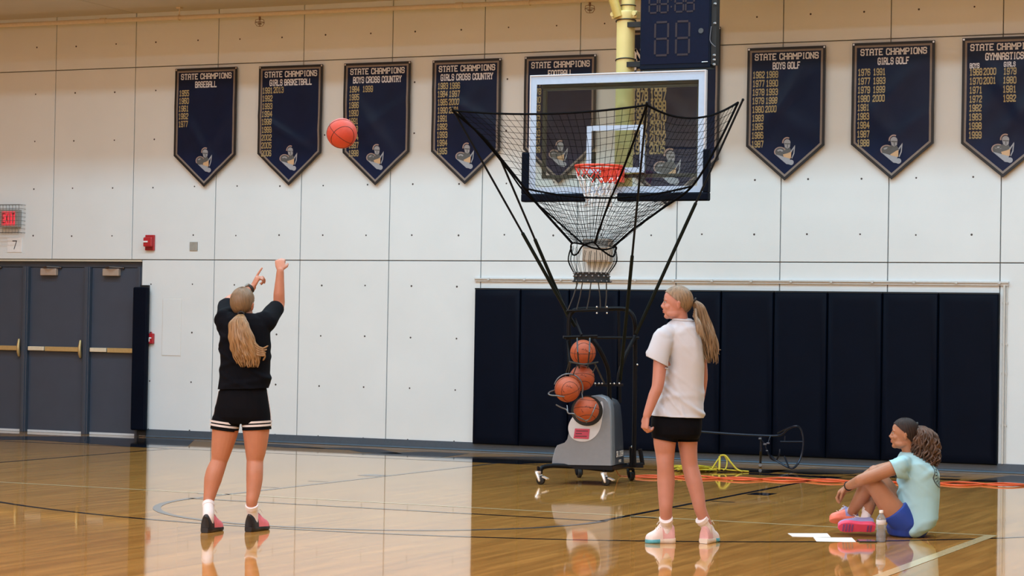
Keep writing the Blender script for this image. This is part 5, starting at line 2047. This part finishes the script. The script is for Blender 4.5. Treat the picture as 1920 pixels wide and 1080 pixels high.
# left arm (guide hand)
ls, le, lw = S(421, 600, .02), S(429, 566, .27), S(473.5, 539, .40)
limb(b, [S(432, 604, 0), ls, lerp(ls, le, .5), le, lerp(le, lw, .4), lw], [.055, .058, .049, .041, .036, .026], 5, 16)
hand(b, lw, nrm(R0 * .42 + Z * .88 + F0 * .15), nrm(R0 * .8 + F0 * .5 - Z * .4), .18, 1, 1.0, .015, [.05, .95, 1.2, 1.3], .45)
bm_ = fuse(b, .0052, 3, parent_origin(shooter), 'shooter_body')
put(bm_, 'body', m_skin1, shooter)
face_parts(hc, hf, hu, shooter)
hair_cap(hc, hf, hu, shooter, m_hair1c, 1.0, .066, thick=.008)
# shirt
b = MB()
tor = [(587, 440, 476, .055), (590, 432, 484, .070), (597, 421, 497, .090), (610, 414, 506, .104), (640, 412, 507, .116), (680, 413.5, 506, .112), (710, 411.5, 504, .115), (727, 409.0, 503, .126), (737, 407.5, 504, .130)]
b.loft([oval(S((l_ + r_) / 2, y), R0 * ((r_ - l_) / 2 * sp_), F0 * d, 32, 2.5) for y, l_, r_, d in tor])
limb(b, [S(486, 612, 0), S(499, 604, .02), lerp(rs, re_, .45) + V(0, 0, -.006), lerp(rs, re_, .80), lerp(rs, re_, .95)], [.074, .072, .066, .059, .056], 5, 20, False)
b.ball(rs, .066).ball(S(487, 602, 0), .062)
limb(b, [S(430, 612, 0), S(423, 604, .02), lerp(ls, le, .45) + V(0, 0, -.006), lerp(ls, le, .78), lerp(ls, le, .93)], [.074, .072, .066, .061, .058], 5, 20, False)
b.ball(ls, .066).ball(S(433, 602, 0), .062)
sm_ = fuse(b, .0065, 8, parent_origin(shooter), 'shooter_shirt')
displace(sm_, wrinkles(3, .012, [(.5, 0, 1, 46, .8), (-.6, .2, 1, 38, .8), (1, 0, .25, 33, .5)]))
trim(sm_, shooter, [(S(456, 728.5), -Z + R0 * .04, .4), (lerp(rs, re_, .84), re_ - rs, .12), (lerp(ls, le, .80), le - ls, .12)])
thicken(put(sm_, 'shirt', m_tee_black, shooter))
# shorts
b = MB()
hip = [(716, 417, 497, .100), (728, 413, 500, .108), (745, 408.5, 503, .122), (765, 404, 505.5, .130), (782, 401, 507, .126), (794, 403, 506, .10)]
b.loft([oval(S((l_ + r_) / 2, y), R0 * ((r_ - l_) / 2 * sp_), F0 * d, 32, 2.4) for y, l_, r_, d in hip])
legL = [(S(432, 760), .070), (S(424.5, 785), .098), (S(421.7, 801), .0985), (S(421, 806.5), .099), (S(420.5, 814), .099)]
legR = [(S(475, 760), .070), (S(480, 785), .099), (S(481.3, 799), .1015), (S(481.5, 805.5), .102), (S(481.7, 813), .102)]
tl = R0 * .10 * 0
for lg, tilt in ((legL, -.12), (legR, .06)):
    rings = [oval(c, (R0 + Z * tilt) * r, F0 * r * 1.05, 28, 2.2) for c, r in lg]
    b.loft(rings)
sm_ = fuse(b, .0060, 3, parent_origin(shooter), 'shooter_shorts')
displace(sm_, wrinkles(8, .004, [(.3, 0, 1, 30, .7), (1, 0, .5, 26, .6)]))
trim(sm_, shooter, [(legL[3][0], -Z + R0 * -.12, .16), (legR[3][0], -Z + R0 * .06, .16), (S(456, 720), Z, .3)])
thicken(put(sm_, 'shorts', m_short_black, shooter))
for lg, tilt in ((legL, -.12), (legR, .06)):
    (c0, r0), (c1, r1) = lg[2], lg[3]
    lcut = True
    for dz in (.024, .048):
        st = MB()
        rings = []
        for z in (dz, dz + .014):
            rings.append(oval(c1 + Z * z, (R0 + Z * tilt) * (r1 + .0035), F0 * (r1 * 1.05 + .0035), 40, 2.2))
        inner = [[lerp(p, c1 + Z * z, .05) for p in rg_] for rg_, z in zip(rings, (dz, dz + .014))]
        st.loft([rings[0], rings[1], inner[1], inner[0]], cap=False, closed=True)
        st.build('hem_stripe', m_stripe, shooter)
for sx, xs_ in ((-1, [(733, 410), (750, 406.5), (768, 402.5), (785, 398.5), (797, 396.5)]), (1, [(733, 501.5), (750, 504), (768, 506.8), (785, 508.6), (800, 508.6)])):
    st = MB()
    st.tube(smoothpath([S(x - sx * .4, y) for y, x in xs_], 4), .014, 8, ref=R0, rb=.0035)
    st.build('side_stripe', m_stripe, shooter)
# ponytail, tie, watch
locks([S(452, 590, -.075), S(448, 606, -.125), S(453, 632, -.150), S(459, 655, -.150), S(464, 673, -.145), S(467, 690, -.14)],
      [.014, .060, .082, .092, .092, .075], .035, 130, 4, R0, -F0, shooter, m_hair1, r=.0090, wave=.005)
fl_ = MB()
for k in range(5):
    fl_.tube(smoothpath([S(474 + k, 640 + k * 5, -.16), S(484, 650 + k * 4, -.165), S(493 + k, 653 + k * 3.5, -.16), S(503 - k * 2.5, 648 + k * 7, -.15)], 4), [.011] * 4 + [.009] * 4 + [.006] * 4 + [.002], 6)
fl_.build('loose_lock', m_hair1, shooter)
MB().tube([S(452, 588, -.075) + R0 * .02 * math.cos(t) + Z * .012 * math.sin(t) for t in np.linspace(0, 2 * math.pi, 16, endpoint=False)], .006, 6, closed=True).build('hair_tie', m_blackmatte, shooter)
wdir = nrm(lw - le)
wc = lerp(le, lw, .90)
MB().tube([wc - wdir * .012, wc - wdir * .010, wc + wdir * .010, wc + wdir * .012], [.030, .033, .033, .030], 18).build('watch_strap', m_blackmatte, shooter)
MB().tube([wc - R0 * .018 + Z * .022 - F0 * .012, wc - R0 * .024 + Z * .030 - F0 * .016], [.019, .018], 14).build('watch_face', mat('watch_bezel', (.20, .17, .14), .3, metal=.5, noise=.05), shooter)
# socks, shoes
sock(shooter, [S(390.8, 944, -.048), lerp(S(390.8, 944, -.048), under(hL, dL, .062, .118), .5), under(hL, dL, .062, .112), under(hL, dL, .068, .06)], [.0400, .0390, .039, .034])
sock(shooter, [S(471.9, 947, -.036), lerp(S(471.9, 947, -.036), under(hR, dR, .062, .118), .5), under(hR, dR, .062, .112), under(hR, dR, .068, .06)], [.0425, .0400, .039, .034])
for (hx, hy, dx, lab) in ((383, 999.5, .30, 'left'), (465, 997.5, .42, 'right')):
    g = fl(hx, hy)
    sh = shoe(shooter, g, nrm(F0 + R0 * dx), Z, .262, .047, m_shoeblack, m_shoeblack, m_pink, m_shoeblack, split=.36, h=1.22)

# ---------------------------------------------------------------- the standing watcher (white shirt)
DW = 15.18
W = lambda x, y, d=0.0: at(x, y, DW + d)
wp_ = DW / FPX
hL, dL = fl(1264.5, 1018), nrm(-R0 * .95 - F0 * .22)
hR, dR = fl(1319, 1019.8), nrm(F0 * .9 + R0 * .40)
stand = empty('person', fl(1280, 1016), 'person standing in a white shirt and black shorts with long blond ponytail', 'person', 'people on the court')
hc = W(1268.5, 568.5, -.01)
hf = nrm(-R0 + F0 * .10)
hu = nrm(Z + R0 * .02)
b = MB()
head_shape(b, hc, hf, hu, W(1281, 612, .0), 1.0, .048)
tor = [(603, 1262, 1300, .060), (616, 1248, 1310, .085), (650, 1248, 1312, .115), (700, 1250, 1312, .108), (740, 1244, 1311, .105), (780, 1230, 1310, .115), (800, 1232, 1308, .105), (812, 1238, 1302, .08)]
b.loft([oval(W((l_ + r_) / 2, y), R0 * ((r_ - l_) / 2 * wp_), F0 * d, 28, 2.3) for y, l_, r_, d in tor])
limb(b, [W(1248, 790), W(1246.5, 828, .0), W(1247, 850, .01), W(1247.5, 872, .0), W(1248.5, 890, .01), W(1248.8, 905, .012), W(1248.5, 930, .005), W(1248.3, 955, 0), under(hL, dL, .058, .125)],
     [.088, .0775, .066, .0575, .0595, .0605, .0530, .0440, .0405], 5, 20)
limb(b, [W(1290, 790), W(1289.5, 828, .05), W(1291, 850, .06), W(1293.5, 872, .07), W(1298, 890, .065), W(1302, 905, .06), W(1308, 930, .055), W(1313, 955, .05), under(hR, dR, .060, .125)],
     [.085, .0680, .0600, .0555, .0570, .0565, .0495, .0420, .0385], 5, 20)
ls, le, lw = W(1243, 632, -.09), W(1233.5, 722, -.15), W(1212.5, 780, -.15)
limb(b, [W(1258, 630, -.04), ls - V(0, 0, .012), lerp(ls, le, .5), le, lerp(le, lw, .35), lw], [.045, .047, .0480, .041, .0385, .0265], 5, 16)
hand(b, lw, nrm(-Z + R0 * -.16), nrm(R0 * .75 + F0 * .5), .95, -1, 1.02, .02, None, .35)
rs, re2, rw = W(1309, 634, .15), W(1316, 712, .20), W(1310, 765, .30)
limb(b, [W(1298, 630, .08), rs, lerp(rs, re2, .5), re2, rw], [.050, .054, .046, .040, .027], 5, 16)
hand(b, rw, nrm(-Z - R0 * .3), nrm(-R0), .8, 1, 1.0, .02)
put(fuse(b, .0052, 3, parent_origin(stand), 'stand_body'), 'body', m_skin2, stand)
face_parts(hc, hf, hu, stand)
hair_cap(hc, hf, hu, stand, m_hair2, 1.0, .064, thick=.009)
b = MB()
tor = [(597, 1266, 1296, .050), (600, 1260, 1300, .066), (606, 1252, 1305, .092), (614, 1245, 1309, .118), (624, 1242, 1313, .135), (637, 1243, 1316, .144), (650, 1245, 1318, .150), (685, 1250, 1321, .145), (720, 1244, 1319, .138), (750, 1234, 1317.5, .143), (778, 1221.5, 1317.5, .155), (790, 1218, 1318, .160)]
b.loft([oval(W((l_ + r_) / 2, y, .02), R0 * ((r_ - l_) / 2 * wp_) + Z * (-.006 if y > 740 else 0), F0 * d, 36, 2.5) for y, l_, r_, d in tor])
sl = lerp(ls, le, .52)
rings = []
for c, r, k in ((W(1250, 622, -.06), .060, 1), (W(1244, 634, -.088), .073, 1), (W(1239, 648, -.105), .073, 1), (W(1233.5, 667, -.12), .078, 1), (W(1231, 684, -.125), .082, 1)):
    rings.append(oval(c, (R0 * .93 + Z * -.42) * r if k else R0 * r, F0 * r * .92, 28, 2.2))
b.loft(rings)
b.ball(ls + V(0, 0, -.003), .066).ball(lerp(ls, W(1262, 620, -.03), .5), .066).ball(W(1303, 630, .1), .066)
limb(b, [W(1300, 628, .08), W(1311, 636, .15), W(1316, 660, .17), W(1317, 672, .175)], [.07, .072, .068, .066], 4, 20, False)
sm_ = fuse(b, .0065, 9, parent_origin(stand), 'stand_shirt')
displace(sm_, wrinkles(5, .0125, [(.7, .1, 1, 44, .9), (-.5, .2, 1, 35, .6), (1, 0, .12, 52, .6), (.9, .2, .8, 66, .4)]))
trim(sm_, stand, [(W(1270, 781), -Z + R0 * -.03, .45), (W(1231, 677, -.125), nrm(-Z * .90 + R0 * -.42), .088)])
thicken(put(sm_, 'shirt', m_tee_white, stand))
cr = MB()
cr.tube([W(1281, 600.5, .0) + R0 * .066 * math.cos(t) * 1.06 + F0 * .064 * math.sin(t) * 1.05 + Z * (-.006 * math.cos(t)) for t in np.linspace(0, 2 * math.pi, 36, endpoint=False)], .0075, 8, closed=True)
cr.build('collar', m_tee_white, stand)
b = MB()
hip = [(764, 1228, 1312, .120), (785, 1221.5, 1316, .140), (800, 1221, 1316, .146), (814, 1221.5, 1314, .140), (822, 1228, 1308, .115)]
b.loft([oval(W((l_ + r_) / 2, y, .02), R0 * ((r_ - l_) / 2 * wp_), F0 * d, 32, 2.6) for y, l_, r_, d in hip])
for (cx, y1, r, tl, dd) in ((1246.5, 824, .0885, -.16, .0), (1290.5, 827.5, .0785, .02, .05)):
    rings = [oval(W(cx, y, dd), (R0 + Z * tl * (1 if y > 810 else 0)) * (r * (1.04 if y < 800 else 1)), F0 * r * 1.08, 28, 2.2) for y in (795, 808, 816, y1 + 1, y1 + 9)]
    b.loft(rings)
sm_ = fuse(b, .0060, 3, parent_origin(stand), 'stand_shorts')
displace(sm_, wrinkles(9, .003, [(.3, 0, 1, 30, .7), (1, 0, .5, 26, .6)]))
trim(sm_, stand, [(W(1246, 825, .0), -Z + R0 * -.17, .115), (W(1290.5, 827.5, .05), -Z + R0 * .02, .105)])
thicken(put(sm_, 'shorts', m_short_black, stand))
locks([W(1294, 563, .0), W(1301.5, 565, .0), W(1312, 578, .0), W(1319, 605, -.0), W(1326, 632, -.02), W(1332, 658, -.02), W(1335, 683, -.02)],
      [.024, .016, .034, .048, .058, .058, .040], .05, 120, 9, R0, F0, stand, m_hair2, r=.0068, wave=.010, wl_=.05)
fl_ = MB()
for k in range(4):
    fl_.tube(smoothpath([W(1304 - k, 580 + 4 * k, -.03), W(1306 + k * 2, 606, -.10), W(1309 + k * 4, 628 + k * 4, -.13)], 5), [.012] * 5 + [.010] * 4 + [.003] * 2, 6)
for k in range(4):
    fl_.tube(smoothpath([W(1330, 640 + k * 6, -.02), W(1340, 650 + k * 4, -.02), W(1346 - k, 655 + k * 5, -.02), W(1352 - k * 3, 656 + k * 9, -.02)], 4), [.009] * 5 + [.006] * 4 + [.003] * 3 + [.0015], 6)
fl_.build('loose_lock', m_hair2, stand)
MB().tube([W(1301.5, 565, 0) + F0 * .020 * math.cos(t) + nrm(Z + R0 * .5) * .022 * math.sin(t) for t in np.linspace(0, 2 * math.pi, 16, endpoint=False)], .007, 6, closed=True).build('hair_tie', m_blackmatte, stand)
sock(stand, [W(1248.6, 972, 0), lerp(W(1248.6, 972, 0), under(hL, dL, .058, .12), .5), under(hL, dL, .058, .112), under(hL, dL, .064, .06)], [.0440, .0425, .041, .035])
sock(stand, [W(1314.8, 972, .05), lerp(W(1314.8, 972, .05), under(hR, dR, .060, .12), .5), under(hR, dR, .060, .112), under(hR, dR, .066, .06)], [.0425, .0405, .039, .034])
shoe(stand, fl(1264.5, 1018), nrm(-R0 * .95 - F0 * .22), Z, .205, .050, m_cream, m_shoerose, m_shoewhite, m_shoewhite, sole_toe=m_cyan, split=.46, h=1.2)
shoe(stand, fl(1319, 1019.8), nrm(F0 * .9 + R0 * .40), Z, .25, .048, m_cream, m_shoerose, m_shoewhite, m_shoewhite, sole_toe=m_cyan, split=.40, h=1.2)

# ---------------------------------------------------------------- the seated one (mint shirt)
DT = 16.05
T_ = lambda x, y, d=0.0: at(x, y, DT + d)
tp_ = DT / FPX
seat = empty('person', fl(1700, 1003), 'person seated on the floor hugging the knees in a mint shirt and blue shorts', 'person', 'people on the court')
hc = T_(1694.5, 814, .0)
hf = nrm(-R0 + F0 * .22 + Z * .03)
hu = nrm(Z + R0 * .06)
b = MB()
head_shape(b, hc, hf, hu, T_(1706, 853, .02), .97, .047)
spine = [(852, 1706, .05, .055, .02), (862, 1709, .10, .10, .02), (885, 1719, .115, .155, .02), (915, 1722, .115, .150, .02), (945, 1722, .115, .145, .02), (970, 1716, .125, .165, .02), (990, 1712, .125, .165, .02), (1000, 1708, .10, .13, .02)]
b.loft([oval(T_(x, y, d), R0 * a, F0 * w, 28, 2.3) for y, x, a, w, d in spine])
kn = T_(1629, 896, -.10)       # near leg, its shin crossing away
ak = T_(1597, 961, .14)
hp = T_(1692, 975, -.09)
limb(b, [T_(1704, 978, -.06), hp, lerp(hp, kn, .35) + V(0, 0, -.012), lerp(hp, kn, .72), kn + V(.0, 0, -.004)], [.085, .088, .083, .068, .056], 5, 20)
limb(b, [kn, lerp(kn, ak, .15) + R0 * .006, lerp(kn, ak, .38) + R0 * .018, lerp(kn, ak, .62) + R0 * .010, ak], [.056, .057, .060, .050, .036], 5, 20)
kf = T_(1641, 886, .20)        # far leg, its shin crossing towards the viewer
af = T_(1627, 962, .02)
hpf = T_(1700, 972, .14)
limb(b, [T_(1708, 976, .1), hpf, lerp(hpf, kf, .5), kf], [.085, .086, .074, .056], 5, 20)
limb(b, [kf, lerp(kf, af, .3) + R0 * .012, lerp(kf, af, .6) + R0 * .008, af], [.056, .060, .050, .035], 5, 20)
sh, el, wr = T_(1683, 874, -.15), T_(1617, 899, -.19), T_(1589, 912, -.02)
limb(b, [T_(1698, 872, -.08), sh, lerp(sh, el, .5) + V(0, 0, -.004), el, lerp(el, wr, .4), wr], [.056, .056, .049, .042, .038, .027], 5, 16)
hand(b, wr, nrm(-R0 * .55 + F0 * .45 - Z * .45), nrm(-Z * .8 + R0 * .6), .55, 1, .98, .03)
sh2, el2, wr2 = T_(1700, 870, .19), T_(1640, 884, .30), T_(1590, 916, .10)
limb(b, [T_(1704, 870, .1), sh2, lerp(sh2, el2, .5), el2, lerp(el2, wr2, .5), wr2], [.055, .055, .048, .041, .036, .027], 5, 16)
hand(b, wr2, nrm(-R0 * .8 - F0 * .25 - Z * .35), nrm(-Z * .7 - F0 * .5), .6, -1, .98, .03)
put(fuse(b, .0052, 3, parent_origin(seat), 'seat_body'), 'body', m_skin3, seat)
face_parts(hc, hf, hu, seat, .97, m_hair3)
hair_cap(hc, hf, hu, seat, m_hair3, .97, .064, thick=.010)
b = MB()
spine = [(847, 1702, .050, .050, .02), (850, 1703, .062, .070, .02), (856, 1707, .088, .11, .02), (868, 1713, .130, .165, .02), (885, 1721, .143, .180, .02), (905, 1723.5, .143, .180, .02), (930, 1723, .145, .178, .02), (955, 1722, .142, .180, .01),
         (975, 1722, .135, .185, .0), (992, 1721, .105, .16, -.02), (1001, 1720, .065, .11, -.03)]
b.loft([oval(T_(x, y, d), R0 * a + Z * (.02 if y > 940 else 0), F0 * w, 36, 2.4) for y, x, a, w, d in spine])
rings = []
for (x, y, d, r) in ((1696, 880, -.10, .080), (1686, 880, -.135, .078), (1677, 880, -.155, .072), (1671, 879.5, -.162, .067), (1666, 880, -.166, .064)):
    rings.append(oval(T_(x, y, d), nrm(Z * .92 + R0 * -.42) * r, F0 * r * .9, 24, 2.2))
b.loft(rings)
b.ball(sh + R0 * .012, .065).ball(T_(1693, 872, -.10), .070)
rings = [oval(T_(x, y, d), nrm(Z * .92 + R0 * -.42) * r, F0 * r * .9, 24, 2.2) for (x, y, d, r) in ((1704, 878, .12, .075), (1692, 878, .18, .07), (1683, 879, .205, .062))]
b.loft(rings)
sm_ = fuse(b, .0065, 9, parent_origin(seat), 'seat_shirt')
displace(sm_, wrinkles(12, .013, [(.9, 0, 1, 46, .9), (-.7, .1, 1, 38, .9), (1, 0, .3, 44, .5)]))
trim(sm_, seat, [(T_(1673, 877, -.16), nrm(-R0 * .90 - Z * .40), .13)])
put(sm_, 'shirt', m_tee_mint, seat)
# round print on the back of the shirt
pr_c = T_(1756, 891, -.07)
n_ = nrm(R0 * .90 - F0 * .42 + Z * .05)
ux_ = nrm(np.cross(Z, n_))
uz_ = np.cross(n_, ux_)
pm = MB()
dg = bpy.context.evaluated_depsgraph_get()
from mathutils.bvhtree import BVHTree
og = parent_origin(seat)
bvh = BVHTree.FromPolygons([tuple(np.array(v.co) + og) for v in sm_.vertices], [tuple(p.vertices) for p in sm_.polygons])


def stick(p):
    hit = bvh.ray_cast(Vector(p + n_ * .3), Vector(-n_))
    return (np.array(hit[0]) + n_ * .0025) if hit[0] is not None else p


def pquad(pts):
    pm.add([stick(pr_c + ux_ * x + uz_ * z) for x, z in pts], [tuple(range(len(pts)))])


for (r0, r1) in ((.082, .090), (.050, .054)):
    for q in range(40):
        t0, t1 = 2 * math.pi * q / 40, 2 * math.pi * (q + 1) / 40
        pquad([(r0 * math.cos(t0), r0 * math.sin(t0)), (r1 * math.cos(t0), r1 * math.sin(t0)), (r1 * math.cos(t1), r1 * math.sin(t1)), (r0 * math.cos(t1), r0 * math.sin(t1))])
for q in range(18):
    a = 2 * math.pi * q / 18
    for (r0, r1, w) in ((.058, .076, .10),):
        pquad([(r0 * math.cos(a - w), r0 * math.sin(a - w)), (r1 * math.cos(a - w * .8), r1 * math.sin(a - w * .8)), (r1 * math.cos(a + w * .5), r1 * math.sin(a + w * .5)), (r0 * math.cos(a + w * .5), r0 * math.sin(a + w * .5))])
pquad([(-.035, -.02), (.0, -.035), (.035, -.01), (.01, .03), (-.02, .02)])
pm.build('back_print', mat('dark_print', (.06, .10, .13), .7, noise=.1), seat, smooth=False)
# shorts
b = MB()
hp_r = [(T_(1690, 972, -.09), .098), (T_(1683, 963, -.095), .098), (T_(1678, 956.5, -.097), .096)]
ax_t = nrm(kn - hp)
e1, e2 = frame_of(ax_t)
b.loft([oval(c, e1 * r, e2 * r, 26) for c, r in [(T_(1712, 992, -.07), .075), (T_(1702, 984, -.08), .098)] + hp_r])
ax_t = nrm(kf - hpf)
e1f, e2f = frame_of(ax_t)
b.loft([oval(c, e1f * r, e2f * r, 26) for c, r in ((T_(1712, 985, .10), .09), (T_(1698, 970, .14), .096), (T_(1680, 953, .155), .092))])
b.loft([oval(T_(x, y, .02), R0 * a, F0 * w, 28, 2.6) for y, x, a, w in ((950, 1712, .10, .15), (972, 1708, .145, .185), (990, 1702, .150, .19), (1002, 1700, .130, .17), (1005, 1702, .11, .15))])
sm_ = fuse(b, .0060, 3, parent_origin(seat), 'seat_shorts')
displace(sm_, wrinkles(14, .006, [(.8, 0, 1, 26, .8), (-.4, 0, 1, 22, .6)]))
put(sm_, 'shorts', m_short_blue, seat)
# hair
locks([T_(1718, 799, .0), T_(1728, 806, .0), T_(1734, 824, -.02), T_(1735, 845, -.02), T_(1734, 862, -.02), T_(1731, 878, -.02)],
      [.020, .072, .102, .104, .102, .085], .085, 260, 21, R0, F0, seat, m_hair3b, r=.0066, wave=.013, wl_=.11)
locks([T_(1715, 800, .0), T_(1726, 800, .0), T_(1744, 815, -.02), T_(1752, 840, -.02), T_(1755, 862, -.02), T_(1753, 880, -.02)],
      [.010, .034, .038, .034, .030, .026], .05, 60, 22, R0, F0, seat, m_hair3b, name='outer_curls', r=.0048, wave=.014, wl_=.13)
MB().tube([T_(1718, 799, 0) + F0 * .022 * math.cos(t) + nrm(Z + R0 * .3) * .024 * math.sin(t) for t in np.linspace(0, 2 * math.pi, 16, endpoint=False)], .008, 6, closed=True).build('hair_tie', m_blackmatte, seat)
wd_ = nrm(wr - el)
MB().tube([wr + wd_ * (-.008) + (e_a := frame_of(wd_)[0]) * .031 * math.cos(t) + frame_of(wd_)[1] * .031 * math.sin(t) for t in np.linspace(0, 2 * math.pi, 20, endpoint=False)], .005, 6, closed=True).build('wristband', m_blackmatte, seat)
# feet: the near shoe tipped so its sole faces the viewer
sock(seat, [T_(1627, 955, .05), T_(1625, 964, .02), T_(1622, 975, .0), T_(1620, 984, -.01)], [.0375, .036, .036, .036])
sock(seat, [T_(1600, 956, .13), T_(1596, 965, .16), T_(1592, 974, .17)], [.039, .038, .041])
g = fl(1640, 1002)
hs = T_(1641, 991.5, -.09)
sh_ = shoe(seat, hs, nrm(-R0 + Z * .02), nrm(F0 * .80 + Z * .60), .265, .050, m_sole_pink, m_lav, m_lav, m_sock, split=.45, tread=mat('violet_tread', (.25, .08, .28), .5, noise=.1))
hs = T_(1610, 981, .13)
shoe(seat, hs, nrm(-R0 * .98 - F0 * .12 + Z * .08), nrm(Z * .85 + F0 * .5), .215, .048, m_sole_orange, m_lav, m_sole_orange, m_lav, split=.5)

sw = MB()
u_ = nrm(F0 * .80 + Z * .60)
side_ = nrm(np.cross(u_, -R0))
side_ = side_ if side_[2] > 0 else -side_
pts = [hs - R0 * x + u_ * (.034 + h_) + side_ * .047 for x, h_ in ((.075, .044), (.095, .022), (.112, .016), (.140, .034), (.160, .046))]
sw.tube(smoothpath(pts, 4), [.002] * 4 + [.006] * 5 + [.004] * 4 + [.0016] * 4, 6)
sw.build('side_mark', m_sock, sh_)
